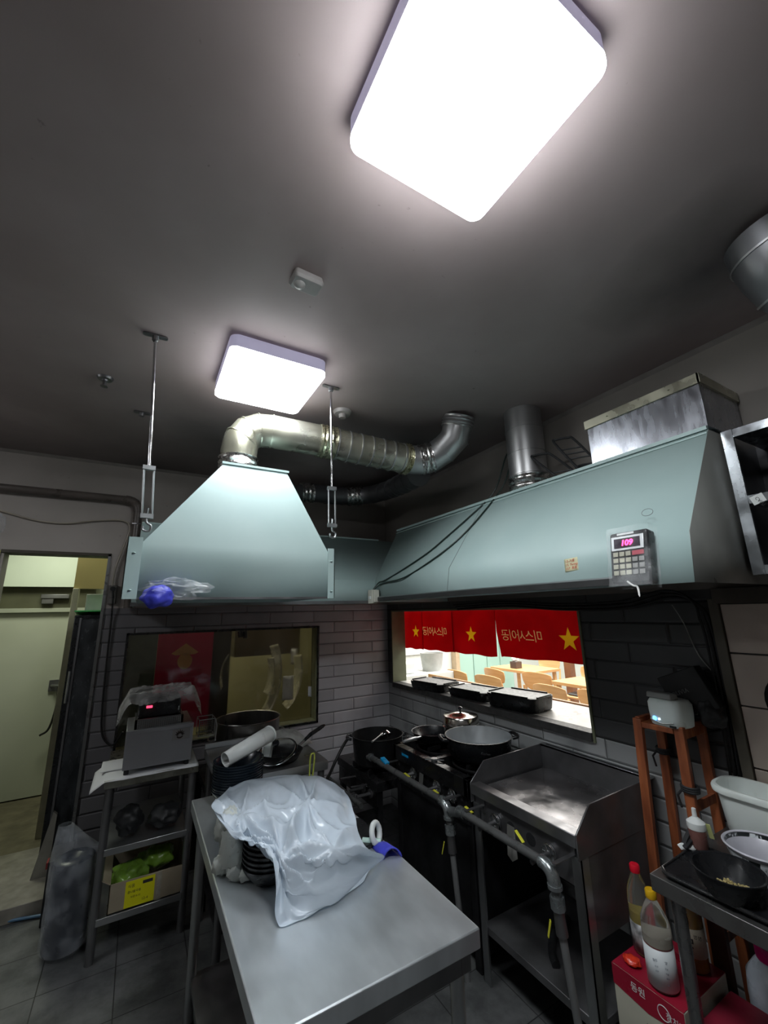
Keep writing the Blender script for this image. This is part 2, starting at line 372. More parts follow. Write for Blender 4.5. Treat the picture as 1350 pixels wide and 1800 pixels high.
# ---- windows
w1 = struct(MB().box(-.065, -.050, YA-.014, YA+.13, .73, 1.49).box(1.330, 1.345, YA-.014, YA+.13, .73, 1.49)
            .box(-.065, 1.345, YA-.014, YA+.13, 1.475, 1.49).box(-.065, 1.345, YA-.014, YA+.13, .73, .745)
            .build('window_1', pm('black_aluminium_frame', (.05, .05, .05), .3, .7), smooth=0, bevel=.001))
m, nt, b = nm('smeared_glass')
f = noisen(nt, 3.0, 3, .5, stretch=(1, 1, .5)); g = noisen(nt, 9, 2, .5, stretch=(1.5, 1, .35))
lk(nt, ramp(nt, f, [(.45, (.02,)*3), (.75, (.22,)*3)]), b.inputs['Roughness'])
b.inputs['Transmission Weight'].default_value = 1; b.inputs['IOR'].default_value = 1.45; b.inputs['Base Color'].default_value = (.88, .86, .82, 1)
MB().box(-.05, 1.33, YA+.09, YA+.096, .745, 1.475).build('glass_pane', m, w1, smooth=0)
MB().box(-.05, 1.33, YA-.002, YA+.09, .745, .752).build('inner_sill', pm('olive_sill', (.34, .35, .20), .4), w1, smooth=0)
MB().box(1.322, 1.33, YA, YA+.09, .752, 1.475).build('jamb_lining', pm('olive_sill', (.3, .3, .2), .4), w1, smooth=0)
w2 = struct(MB().box(XB-.010, XB+.13, 1.425, 1.437, .94, 1.605).box(XB-.010, XB+.13, 3.353, 3.365, .94, 1.605)
            .box(XB-.010, XB+.13, 1.425, 3.365, 1.593, 1.605).build('window_2', pm('olive_frame_lining', (.25, .27, .17), .4), smooth=0))
sl = MB().box(XB-.022, XB+.055, 1.436, 3.354, .945, .9855).build('window_sill', pm('dark_stone_edge', (.07, .07, .07), .6, 0, .4, 30, bmp=.4), w2, bevel=.003)
# ---- dining room beyond the serving hatch
room('dining', XB+.12, 7.6, -1.0, 6.3, 0, 2.6, (pm('white_wall', (.68, .70, .67), .6, 0, .04, 2), pm('cream_floor', (.60, .58, .55), .4), pm('white_ceiling', (.8, .8, .8), .7)), skip=('left',))
room('side', -.15, 2.13, YA+.13, 5.4, 0, 2.4, (pm('ochre_wall', (.36, .34, .19), .6, 0, .3, 2), pm('dark_floor', (.08, .08, .07), .5), pm('ochre_ceiling', (.4, .38, .2), .7)), skip=('front', 'left'))

# ---- ceiling lights
m, nt, b = nm('lit_diffuser'); b.inputs['Base Color'].default_value = (.9, .9, .9, 1)
b.inputs['Emission Color'].default_value = (.93, .97, 1, 1); b.inputs['Emission Strength'].default_value = LAMP
DIFF = m
m, nt, b = nm('lit_diffuser_dim'); b.inputs['Base Color'].default_value = (.9, .9, .9, 1)
b.inputs['Emission Color'].default_value = (.93, .97, 1, 1); b.inputs['Emission Strength'].default_value = LAMP*.50
DIFF2 = m  # same panel, emission lowered so the island hood stays even
LF = pm('lamp_frame_plastic', (.55, .54, .66), .4, 0, .08, 8, emis=(.62, .58, .85), es=.14)
def ceiling_light(x0, x1, y0, y1, label, dm=None):
    t = thing('ceiling_light', label, 'ceiling light', ((x0+x1)/2, (y0+y1)/2, H))
    MB().rsolid(x0, x1, y0, y1, [(H-.001, .012), (H-.010, .010), (H-.012, 0), (H-.066, 0)], .03).build('lamp_frame', LF, t, bevel=.002)
    MB().rsolid(x0, x1, y0, y1, [(H-.066, 0), (H-.080, .0), (H-.086, .006), (H-.088, .02)], .03).build('diffuser', dm or DIFF, t)
ceiling_light(.300, .688, .258, .646, 'large square white LED ceiling light nearest the camera, glowing, at the top of the photo')
ceiling_light(.203, .610, 1.512, 1.938, 'square white LED ceiling light above the island hood, its grey rim showing', DIFF2)
ceiling_light(-1.78, -1.36, 1.9, 2.32, 'third square white LED ceiling light, by the left wall', DIFF2)
# ================================================================ EXHAUST HOODS
def shell(faces):
    m = MB()
    for f in faces: m.poly(f)
    bmesh.ops.remove_doubles(m.bm, verts=m.bm.verts[:], dist=1e-4); return m
# island hood hung on two rods
ih = thing('island_exhaust_hood', 'pale green sheet metal exhaust hood hanging over the island on two rods', 'exhaust hood', (.34, 2.0, 1.66))
x0, x1, yf, yb, zb, zl = -.018, .700, 1.70, 2.32, 1.662, 1.858
tx0, tx1, tyf, tyb, zt = .262, .546, 1.86, 2.15, 2.262
B0 = [(x0, yf, zb), (x1, yf, zb), (x1, yb, zb), (x0, yb, zb)]; B1 = [(a, b_, zl) for a, b_, _ in B0]
T = [(tx0, tyf, zt), (tx1, tyf, zt), (tx1, tyb, zt), (tx0, tyb, zt)]
F = []
for i in range(4):
    j = (i+1) % 4; F += [[B0[i], B0[j], B1[j], B1[i]], [B1[i], B1[j], T[j], T[i]]]
F.append(T)
sh = shell(F).build('hood_canopy', [HOODP], ih, smooth=25, solid=.003)
MB().beam((tx0-.01, tyf-.004, zt+.002), (tx1+.01, tyf-.004, zt+.002), .012, .010).build('top_seam', HOODP, ih)
MB().box(x0+.01, x1-.01, yf+.01, yb-.01, zb+.05, zb+.06).build('black_inner_tray', HOOD_IN, ih)
for k, (a, b_) in enumerate(((x1-.002, x1+.030), (x0-.045, x0+.002))):
    m = MB(); m.box(a, b_, yf-.006, yf-.003, zb-.002, zl+.02); m.box(a if k else b_-.003, a+.003 if k else b_, yf-.006, yf+.05, zb-.002, zl+.02)
    for zz in (1.69, 1.82): m.lathe([(0, .003), (.005, .0025), (.006, 0)], ((a+b_)/2, yf-.009, zz), 8)
    m.build('side_bracket', HOODP, ih)
MB().box(x0, x1, yf-.002, yf+.006, zb-.004, zb+.004).build('bottom_hem', STEEL_DARK, ih)
def rod(ct, cb, label):
    t = thing('hanging_rod', label, 'hanging rod', ct)
    ct = Vector(ct); cb = Vector(cb); L = (cb-ct)
    def at(f): return ct+L*f
    m = MB(); m.rsolid(ct.x-.045, ct.x+.045, ct.y-.011, ct.y+.011, [(H-.008, .0), (H-.001, .001)], .01)
    m.lathe([(.012, 0), (.012, -.02), (.007, -.025)], (ct.x, ct.y, H-.006), 10); m.build('ceiling_bracket', STEEL_DARK, t)
    MB().tube([ct-Vector((0, 0, .01)), at(.70)], .0055, 10).build('rod', CHROME, t)
    m = MB(); a, c_ = at(.70), at(.93); s = Vector((.016, 0, 0))
    for sg in (-1, 1): m.tube([a+s*sg, c_+s*sg], .0035, 6)
    for q in (a, c_): m.box(q.x-.021, q.x+.021, q.y-.008, q.y+.008, q.z-.008, q.z+.008)
    m.build('turnbuckle', STEEL, t)
    m = MB(); e = at(.93); m.tube(smoothpath([e-Vector((0, 0, -.03)), e-Vector((0, 0, .02)), e+Vector((.016, 0, -.035)), e+Vector((.012, 0, -.055)), e+Vector((-.008, 0, -.052)), e+Vector((-.010, 0, -.038))], 5), .0045, 8)
    m.build('hook', STEEL, t)
rod((-.056, 1.69, H), (-.010, 1.690, 1.90), 'steel hanging rod with turnbuckle at the left end of the island hood')
rod((.715, 1.72, H), (.716, 1.690, 1.93), 'steel hanging rod with turnbuckle at the right end of the island hood')

# hood along the back wall
bh = thing('wall_exhaust_hood', 'pale green exhaust hood on the back wall behind the island hood', 'exhaust hood', (1.0, 3.0, 1.66))
ax0, ax1 = -.045, 2.02
p = [(2.52, 1.662), (2.54, 1.81), (3.05, 2.19), (3.44, 2.19)]
F = [[(ax0, p[i][0], p[i][1]), (ax1, p[i][0], p[i][1]), (ax1, p[i+1][0], p[i+1][1]), (ax0, p[i+1][0], p[i+1][1])] for i in range(3)]
F.append([(ax0, y, z) for y, z in p]+[(ax0, 3.44, 1.662)])
shell(F).build('hood_canopy', HOODP, bh, smooth=25, solid=.003)
MB().beam((ax0, 3.05, 2.196), (1.72, 3.05, 2.196), .014, .012).build('top_seam', HOODP, bh)
MB().box(ax0+.01, 1.36, 2.55, 3.44, 1.70, 1.706).build('black_inner_tray', HOOD_IN, bh)
MB().box(ax0-.004, 1.36, 2.512, 2.524, 1.652, 1.672).build('bottom_gutter', STEEL_DARK, bh)

# long hood on the right wall
rh = thing('long_exhaust_hood', 'long pale green exhaust hood over the stoves on the right wall', 'exhaust hood', (1.7, 1.5, 1.66))
q = [(1.375, 1.662), (1.402, 1.815), (1.69, 2.205), (2.028, 2.205)]; ye = [2.53, 2.53, 2.68, 2.68]; yn = .585
F = [[(q[i][0], yn, q[i][1]), (q[i][0], ye[i], q[i][1]), (q[i+1][0], ye[i+1], q[i+1][1]), (q[i+1][0], yn, q[i+1][1])] for i in range(3)]
shell(F).build('hood_canopy', HOODP, rh, smooth=12, solid=.003)
shell([[(x, y, z) for (x, z), y in zip(q, ye)]+[(2.028, 2.6, 1.662)]]).build('left_end_panel', HOODP, rh, solid=.003)
shell([[(x, yn, z) for x, z in q]+[(2.028, yn, 1.662)]]).build('right_end_panel', HOODG, rh, solid=.003)
m = MB(); m.beam((1.686, yn, 2.212), (1.686, 2.68, 2.212), .014, .014); m.beam((1.674, yn, 2.190), (1.674, 2.68, 2.190), .004, .006)
m.build('top_seam', HOODP, rh)
m = MB(); m.box(1.358, 1.376, .80, 2.50, 1.668, 1.690); m.build('front_channel', pm('dark_channel', (.05, .05, .05), .4, .4), rh); MB().box(1.360, 1.374, .80, 2.50, 1.690, 1.695).build('channel_edge', STEEL, rh)
MB().box(1.388, 2.02, yn+.01, 2.52, 1.70, 1.706).build('black_inner_tray', HOOD_IN, rh)
for yy in (1.72,): MB().beam((1.3745, yy, 1.664), (1.4005, yy, 1.815), .003, .002, (0, 1, 0)).beam((1.4005, yy, 1.815), (1.6885, yy, 2.204), .003, .002, (0, 1, 0)).build('panel_seam', STEEL_DARK, rh)
# duct box on the long hood
db = thing('duct_box', 'scratched stainless duct box on top of the long hood', 'duct box', (1.86, .81, 2.22))
MB().box(1.70, 2.02, .585, 1.035, 2.222, 2.425).build('box_body', [pm('scratched_bright_steel', (.50, .52, .57), .27, 1, .45, 7, stretch=(1, 2.6, .6), rvar=.06)], db, bevel=.002)
m = MB(); m.box(1.692, 1.702, .578, 1.042, 2.392, 2.432); m.box(1.692, 2.02, .577, .587, 2.392, 2.432)
for yy in (.68, .93): m.lathe([(0, 0), (.004, .001)], (1.69, yy, 2.41), 8)
m.build('top_flange', pm('yellowed_steel', (.55, .54, .42), .3, .9, .3, 6), db, bevel=.001)

# ---------------------------------------------------------------- ducts
def rib_rings(path, r, step, t, mat, rw=.0035):
    d = 0; last = Vector(path[0])
    for i in range(1, len(path)):
        p_ = Vector(path[i]); d += (p_-last).length
        if d >= step:
            d = 0; d_ = (p_-last).normalized(); MB().tube([p_-d_*.004, p_+d_*.004], r+rw, 24).build('rib', mat, t)
        last = p_
def duct(label, pts, r, mat=GALV, step=.11, sleeves=(), n=10, name='exhaust_duct'):
    t = thing(name, label, 'duct', pts[0]); P = smoothpath(pts, n)
    MB().tube(P, r, 28).build('duct_pipe', mat, t)
    rib_rings(P, r, step, t, mat)
    for f0, f1 in sleeves:
        i0, i1 = int(f0*(len(P)-1)), max(int(f0*(len(P)-1))+1, int(f1*(len(P)-1)))
        seg = P[i0:i1+1]; mm = MB(); rr = []; pp = []
        for a, b_ in zip(seg, seg[1:]):
            for k in range(4): pp.append(a.lerp(b_, k/4))
        pp.append(seg[-1]); rr = [r+.005+.003*math.sin(i*1.9)+random.uniform(-.001, .002) for i in range(len(pp))]
        mm.tube(pp, rr, 28); mm.build('foil_tape', FOIL, t)
    return t
def elbow(p0, c, p1, k=4):
    """points of a segmented bend from p0 to p1 round corner c"""
    p0, c, p1 = map(Vector, (p0, c, p1))
    return [((1-t)**2*p0+2*t*(1-t)*c+t*t*p1) for t in [i/k for i in range(k+1)]]
R1 = .086
P = [(.345, 2.0, 2.25), (.345, 2.0, 2.34)]+elbow((.345, 2.0, 2.38), (.345, 2.0, 2.525), (.50, 2.0, 2.525))+[(.75, 1.975, 2.515), (1.0, 1.95, 2.50), (1.20, 1.925, 2.485)]\
    + elbow((1.28, 1.91, 2.475), (1.46, 1.88, 2.455), (1.50, 1.72, 2.58))+[(1.505, 1.68, 2.69)]
t = thing('exhaust_duct', 'yellowed grey round duct bending from the island hood across to the ceiling', 'duct', (.345, 2.0, 2.25))
GY = pm('yellow_stained_duct', (.56, .56, .50), .30, .85, .3, 3, col2=(.44, .43, .30), bmp=.06)
MB().tube(P[:11], R1, 28).build('duct_pipe', GY, t)
MB().tube(P[10:], R1, 28).build('duct_pipe', GALV, t)
m = MB()
for i in (3, 4, 5, 6, 7): MB().tube([Vector(P[i])-(Vector(P[i+1])-Vector(P[i])).normalized()*.003, Vector(P[i])+(Vector(P[i+1])-Vector(P[i])).normalized()*.003], R1+.0035, 28).build('rib', GY, t)
a, b_ = Vector(P[7]), Vector(P[10]); 
for k in range(1, 8):
    c_ = a.lerp(b_, k/8+.06); d_ = (b_-a).normalized(); MB().tube([c_-d_*.003, c_+d_*.003], R1+.004, 28).build('rib', GALV, t)
for i in (12, 13, 14): 
    d_ = (Vector(P[i+1])-Vector(P[i-1])).normalized(); MB().tube([Vector(P[i])-d_*.003, Vector(P[i])+d_*.003], R1+.0035, 28).build('rib', GALV, t)
def sleeve(t, a, b_, r, mat=FOIL, n=9):
    a, b_ = Vector(a), Vector(b_); m = MB()
    m.tube([a.lerp(b_, k/n) for k in range(n+1)], [r+.004+.0035*math.sin(k*2.3)+random.uniform(0, .002) for k in range(n+1)], 28); m.build('foil_tape', mat, t)
sleeve(t, (.345, 2.0, 2.265), (.345, 2.0, 2.345), R1); sleeve(t, P[7], Vector(P[7]).lerp(Vector(P[8]), .35), R1, pm('foil_yellow', (.62, .60, .42), .3, 1, .3, 20, bmp=1, bscale=55))
sleeve(t, Vector(P[10])-Vector((.03, 0, 0)), P[10], R1, pm('foil_yellow', (.62, .60, .42), .3)); sleeve(t, P[11], P[12], R1)
sleeve(t, (1.504, 1.70, 2.64), (1.505, 1.68, 2.698), R1, GALV)
DB = smoothpath([(.80, 3.05, 2.15), (.86, 3.06, 2.42), (1.05, 3.08, 2.545), (1.35, 3.09, 2.56), (1.58, 3.0, 2.57), (1.64, 2.75, 2.555), (1.58, 2.4, 2.51), (1.50, 2.10, 2.47)], 6)
t = thing('exhaust_duct', 'sooty dark duct from the back wall hood, curving behind to join the main duct', 'duct', (.80, 3.05, 2.15))
MB().tube(DB, .075, 28).build('duct_pipe', GALV_DARK, t)
rib_rings(DB, .075, .12, t, GALV_DARK)
sleeve(t, (1.02, 3.08, 2.54), (1.12, 3.08, 2.55), .076); sleeve(t, (1.44, 3.08, 2.562), (1.56, 3.03, 2.57), .077)
t = thing('exhaust_duct', 'straight upright grey duct rising from the long hood into the ceiling', 'duct', (1.80, 1.47, 2.21))
MB().tube([(1.80, 1.47, 2.205), (1.80, 1.47, 2.699)], .102, 32).build('duct_pipe', GALV, t)
m = MB()
for zz in (2.31, 2.44, 2.58): MB().tube([(1.80, 1.47, zz), (1.80, 1.47, zz+.005)], .1055, 32).build('rib', GALV, t)
sleeve(t, (1.80, 1.47, 2.208), (1.80, 1.47, 2.30), .104)
t = thing('exhaust_duct', 'wide dark duct coming down from the ceiling at the right edge of the photo', 'duct', (1.58, .25, 2.7))
P3 = [(1.56, .27, 2.699), (1.57, .265, 2.64)]+elbow((1.58, .26, 2.61), (1.60, .24, 2.50), (1.80, .12, 2.43))+[(2.02, -.02, 2.38)]
MB().tube(P3, .125, 32).build('duct_pipe', GALV_DARK, t)
m = MB()
for i in (1, 3, 5): d_ = (Vector(P3[i+1])-Vector(P3[i-1])).normalized(); m.tube([Vector(P3[i])-d_*.003, Vector(P3[i])+d_*.003], .129, 32)
m.build('ribs', GALV, t)

# ---------------------------------------------------------------- small things on the ceiling
def disc(name, label, cat, x, y, r, h, mat):
    t = thing(name, label, cat, (x, y, H)); m = MB(); m.lathe([(0, -h), (r*.35, -h), (r*.4, -h*.6), (r*.85, -h*.55), (r, -.001), (0, -.001)], (x, y, H), 28)
    m.build('cover', mat, t, smooth=50); return t
o = thing('emergency_sensor', 'small off-white rectangular sensor box on the ceiling between the two glowing lights', 'ceiling sensor', (.375, 1.13, H))
MB(Matrix.Translation((.375, 1.125, 0)) @ Matrix.Rotation(.05, 4, 'Z')).rsolid(-.052, .052, -.035, .035, [(H-.001, .004), (H-.022, 0), (H-.032, .006)], .012).build('sensor_body', pm('aged_ivory_plastic', (.42, .40, .38), .4), o, bevel=.001)
MB().lathe([(0, -.014), (.010, -.013), (.019, -.004), (.020, 0), (0, 0)], (.352, 1.128, H-.031), 20).build('sensor_lens', pm('pale_lens', (.5, .49, .47), .25), o)
o = disc('sprinkler', 'small round dark ceiling sprinkler left of the left hanging rod', 'sprinkler', -.252, 2.146, .034, .02, STEEL_DARK)
MB().tube([(-.252, 2.146, H-.015), (-.252, 2.146, H-.045)], .008, 10).lathe([(0, -.002), (.016, 0), (.016, .002), (0, .002)], (-.252, 2.146, H-.047), 12).build('sprinkler_head', STEEL_DARK, o)
o = disc('smoke_detector', 'round off-white smoke detector on the ceiling right of the right hanging rod', 'smoke detector', .875, 1.935, .052, .034, pm('aged_ivory_plastic', (.42, .40, .38), .4))
MB().lathe([(0, -.008), (.018, -.008), (.02, 0), (0, 0)], (.875, 1.935, H-.033), 16).build('sensor_cap', pm('aged_ivory_plastic', (.4, .4, .4)), o)
for x, y, lb in ((-.10, 2.45, 'small empty steel bracket on the ceiling left of the hanging light'), (1.27, 2.20, 'small steel bracket on the ceiling above the round duct')):
    o = thing('ceiling_bracket', lb, 'bracket', (x, y, H)); MB().rsolid(x-.04, x+.04, y-.012, y+.012, [(H-.010, 0), (H-.001, .001)], .01).build('plate', STEEL_DARK, o)
    MB().lathe([(0, -.018), (.012, -.018), (.014, 0)], (x, y, H-.009), 10).build('nut', STEEL_DARK, o)
# ---------------------------------------------------------------- drain pipe and cables on the back wall
pp = pm('brown_grey_pvc', (.105, .088, .078), .35, 0, .3, 5)
o = thing('wall_pipe', 'dark brown pipe running along the back wall above the doorway and down', 'pipe', (-.1, 3.4, 1.7))
MB().tube([(-1.89, 3.40, 2.425), (-.16, 3.40, 2.425)], .026, 16).build('horizontal_run', pp, o)
MB().tube(elbow((-.17, 3.40, 2.425), (-.09, 3.40, 2.425), (-.085, 3.40, 2.345), 6), .031, 16).build('elbow', pp, o)
MB().tube([(-.085, 3.40, 2.35), (-.075, 3.40, 1.66)], .028, 16).build('vertical_run', pp, o)
MB().tube([(-.112, 3.38, 2.25), (-.085, 3.368, 2.25), (-.055, 3.38, 2.25)], .004, 6).build('clip', STEEL_DARK, o)
cbw = pm('grey_cable_sheath', (.38, .34, .28), .5)
P = smoothpath([(-1.2, 3.43, 2.36), (-.86, 3.43, 2.285), (-.66, 3.435, 2.235), (-.50, 3.435, 2.228), (-.33, 3.435, 2.262), (-.17, 3.43, 2.275), (-.125, 3.43, 2.22), (-.145, 3.43, 2.10), (-.18, 3.43, 1.93), (-.185, 3.43, 1.81)])
tag(MB().tube(P, .006, 8).build('cable', cbw), 'thin grey cable sagging along the back wall down to the socket strip', 'cable')
o = thing('socket_strip', 'dark socket strip with three outlets on the wall right of the doorway', 'socket strip', (-.178, 3.43, 1.74))
MB().rsolid(-.205, -.152, 3.425, 3.448, [(1.69, 0), (1.815, 0)], .006).build('socket_body', pm('brown_grey_plastic', (.12, .11, .10), .4), o, bevel=.002)
for zz in (1.71, 1.75): MB().tube([(-.178, 3.4245, zz), (-.178, 3.4235, zz)], .017, 16).build('outlet', pm('socket_face', (.16, .15, .14), .4), o)
MB().tube([(-.178, 3.425, 1.79), (-.178, 3.40, 1.79)], .016, 12).tube([(-.178, 3.405, 1.79), (-.17, 3.40, 1.74), (-.165, 3.43, 1.60)], .005, 8).build('plug', BLACKP, o)
P = smoothpath([(-.165, 3.43, 1.60), (-.160, 3.435, 1.3), (-.15, 3.435, 1.0), (-.13, 3.43, .86), (-.07, 3.41, .80), (-.02, 3.36, .88)])
tag(MB().tube(P, .006, 8).build('power_cord', RUBBER), 'black power cord hanging down the dark tiles left of the window', 'power cord')
# cables over the long hood and switch box
o = thing('switch_box', 'cream plastic switch box at the corner where the two hoods meet', 'switch box', (1.34, 2.50, 1.70))
MB().rsolid(1.33, 1.372, 2.455, 2.515, [(1.652, 0), (1.742, 0)], .005).build('box_body', pm('cream_plastic', (.58, .58, .50), .4), o, bevel=.002)
MB().rsolid(1.335, 1.372, 2.43, 2.454, [(1.66, 0), (1.74, 0)], .004).build('side_cover', pm('cream_plastic', (.6, .6, .5), .4), o, bevel=.002)
MB().box(1.327, 1.331, 2.47, 2.50, 1.68, 1.70).build('rocker_switch', WHITEP, o, bevel=.001)
def hx(y, z):   # x on the face of the long hood at height z
    if z < 1.815: return 1.375+(z-1.662)*.176
    return 1.402+(z-1.815)*.738
gc = pm('dark_green_cable', (.015, .03, .025), .4)
for k, (ys, zs, lb) in enumerate((((2.48, 2.46, 2.38, 2.22, 2.02, 1.90, 1.78, 1.68), (1.74, 1.79, 1.80, 1.85, 1.94, 2.03, 2.13, 2.23), 'upper'), ((2.47, 2.44, 2.34, 2.14, 1.95, 1.80, 1.70, 1.62), (1.74, 1.775, 1.785, 1.80, 1.87, 1.96, 2.07, 2.23), 'lower'))):
    P = [(hx(y, z)-.010, y, z) for y, z in zip(ys, zs)]
    P[0] = (1.35, ys[0], 1.742); P += [(1.74, ys[-1]-.04, 2.32), (1.82, ys[-1]-.05, 2.5), (1.98, ys[-1], 2.62)]
    tag(MB().tube(smoothpath(P, 6), .0045, 8).build('cable', gc), lb+' of the two dark cables crossing the long hood to the switch box', 'cable')
# wire racks lying on the long hood
for k, (y, lb, ls) in enumerate(((1.22, 'black wire rack standing beside the upright duct on the hood', .17), (1.10, 'black wire rack right of the other, leaning back on the hood', .22))):
    o = thing('wire_rack', lb, 'wire rack', (1.78, y, 2.22)); m = MB(); dy = .055
    a = Vector((1.74, y-.03, 2.222)); tp = Vector((1.76+.03*k, y+.13, 2.222+ls)); s = Vector((.02, -.03, 0))*1.3
    m.tube(smoothpath([a-s, (a-s).lerp(tp-s, .9), tp-s*.6, tp+s*.6, (a+s).lerp(tp+s, .9), a+s], 6), .006, 8)
    m.build('wire_frame', BLACKM, o)
    m = MB()
    for f_ in ((.35, .5, .65) if k else (.2,)): m.tube([(a-s).lerp(tp-s, f_), (a+s).lerp(tp+s, f_)], .004, 6)
    m.build('cross_wires', BLACKM, o)
o = thing('coiled_pan_rings', 'black coiled pan rings lying on the hood left of the steel box', 'pan rings', (1.83, 1.10, 2.21))
for k in range(3): MB().tube([(1.80+.06*math.cos(a), 1.10+.07*math.sin(a), 2.226+.012*k+.01*math.sin(a)) for a in [i*PI/10 for i in range(20)]], .006, 8, closed=True).build('ring', BLACKM, o)

# controller hanging on the long hood
def hoodframe(y, z):
    """matrix: local x -> -y (right in view), local y -> up the lip, local z -> out of the face"""
    yd = Vector((.027, 0, .153)).normalized(); xd = Vector((0, -1, 0)); zd = xd.cross(yd)
    M = Matrix((xd, yd, zd)).transposed().to_4x4(); M.translation = (hx(y, z), y, z); return M
o = thing('temperature_controller', 'black keypad controller with red number display, wrapped in plastic film, on the hood', 'controller', (1.37, .73, 1.73))
M = hoodframe(.74, 1.745)
def lm(pts): return pts
KB = MB(M); KB.rsolid(-.062, .062, -.085, .085, [(.012, 0), (.045, 0), (.050, .004)], .008); KB.build('controller_body', BLACKP, o, bevel=.001)
MB(M).box(-.055, .050, .022, .070, .050, .053).build('display_bezel', STEEL, o, bevel=.001)
MB(M).box(-.045, .038, .030, .062, .053, .0545).build('display', pm('dark_display', (.02, .005, .02), .15), o)
mm_ = pm('red_led', (.3, 0, .02), .4, emis=(1, .02, .12), es=5)
xo = M @ Vector((-.003, .037, .0555)); text('109', 'display_digits', mm_, o, xo, (0, -1, 0), M.to_3x3() @ Vector((0, 1, 0)), .026, .0004, 'CENTER', shear=.15, bold=.0008)
k_ = pm('aged_key', (.50, .49, .38), .45, 0, .4, 20); kr = pm('red_key', (.45, .06, .09), .4); kg = pm('grey_key', (.28, .28, .27), .45)
for r_ in range(4):
    for c_ in range(5):
        if r_ == 0 and c_ > 3: continue
        kx = -.050+c_*.0205; ky = .002-r_*.0205
        mt = kr if (r_ == 0 and c_ >= 3) else kg if c_ >= 3 else k_
        MB(M).box(kx, kx+(.037 if r_ == 0 and c_ == 3 else .0165), ky, ky+.015, .050, .054).build('key', mt, o, bevel=.001)
MB(M).box(-.035, .020, .074, .081, .050, .052).build('name_plate', WHITEP, o)
random.seed(3)
m = MB(M)
def film(u, v):
    a = u*2*PI; x = .068*max(-1, min(1, 1.35*math.cos(a))); z_ = .03+.028*max(-1, min(1, 1.35*math.sin(a)))
    nn = noise.noise(Vector((math.cos(a)*2.2, math.sin(a)*2.2, v*5)))
    return (x*(1+.06*nn), -.095+.195*v, z_+.005*nn)
m.grid(film, 60, 24, closeu=True)
FILM = film_mat('clear_film', op=.16, lo=.01, bs=40)
m.build('plastic_film', FILM, o, solid=0)
MB(M).tube(smoothpath([(-.01, -.08, .05), (.01, -.095, .055), (.02, -.10, .05), (.025, -.13, .05)], 5), [.003]*15+[.001], 6).build('film_twist', pm('white_film', (.8, .8, .78), .3), o)
# handwritten note
o = thing('paper_note', 'small cream note with red handwriting stuck on the long hood', 'note', (hx(.98, 1.755), .98, 1.755))
M = hoodframe(.985, 1.755) @ Matrix.Rotation(.08, 4, 'Z')
MB(M).grid(lambda u, v: (-.028+.056*u, -.025+.05*v, .0025+.0012*math.sin(u*5+v)), 6, 5).build('paper', pm('cream_note', (.62, .60, .38), .7), o, solid=.0004)
rd = pm('red_ink', (.5, .04, .02), .6)
for i, (tx, ty) in enumerate((('12-기름', .010), ('15. Turnip', -.004), ('157. 통통', -.018))):
    oo = M @ Vector((-.024, ty, .0045)); text(tx, 'red_writing', rd, o, oo, M.to_3x3() @ Vector((1, 0, 0)), M.to_3x3() @ Vector((0, 1, 0)), .0125, .0002, shear=.2)
tag(MB(hoodframe(.70, 1.80)).tube([(.02*math.cos(a)*.9, .10+.012*math.sin(a), .0) for a in [i*PI/8 for i in range(17)]], .0008, 5).build('pencil_mark', STEEL_DARK), 'small scribbled loop mark on the long hood above the controller', 'mark')

# ---------------------------------------------------------------- steel wall shelf at the right
o = thing('steel_wall_shelf', 'open stainless steel wall shelf unit right of the long hood', 'shelf unit', (1.88, .15, 1.69))
brt = pm('bright_stained_steel', (.62, .66, .70), .27, .95, .35, 6, bmp=.1, bscale=30)
sx0, sx1, sy0, sy1 = 1.745, 2.025, -.5, .572
MB().box(sx0+.004, sx1, sy1-.008, sy1, 1.692, 2.195).build('side_panel', STEEL_DARK, o)
MB().box(sx0, sx0+.010, sy1-.034, sy1, 1.69, 2.20).build('side_frame', brt, o, bevel=.001)
for z_ in (1.69, 1.925, 2.168): 
    MB().box(sx0, sx1, sy0, sy1-.034, z_, z_+.03).build('shelf_board', brt, o, bevel=.001)
MB().box(sx1-.006, sx1, sy0, sy1, 1.70, 2.19).build('back_panel', STEEL_BLACK, o)
MB().box(sx0+.01, sx1-.006, .30, .31, 1.72, 2.168).build('divider', STEEL_BLACK, o)
MB(Matrix.Translation((1.7435, .515, 1.932)) @ Matrix.Rotation(-.3, 4, 'X')).box(-.001, .001, -.022, .014, -.012, .018).build('label_sticker', WHITEP, o)
text('CAUT', 'sticker_writing', RUBBER, o, (1.742, .512, 1.945), (0, -.5, -.85), (0, .85, -.5), .014, .0002)
tag(MB().lathe([(0, 0), (.07, 0), (.082, .05), (.085, .14), (.08, .14), (.076, .05), (0, .006)], (1.90, .42, 1.956), 28).build('dark_bowl', STEEL_DARK), 'dark metal pot standing on the upper board of the wall shelf', 'pot')
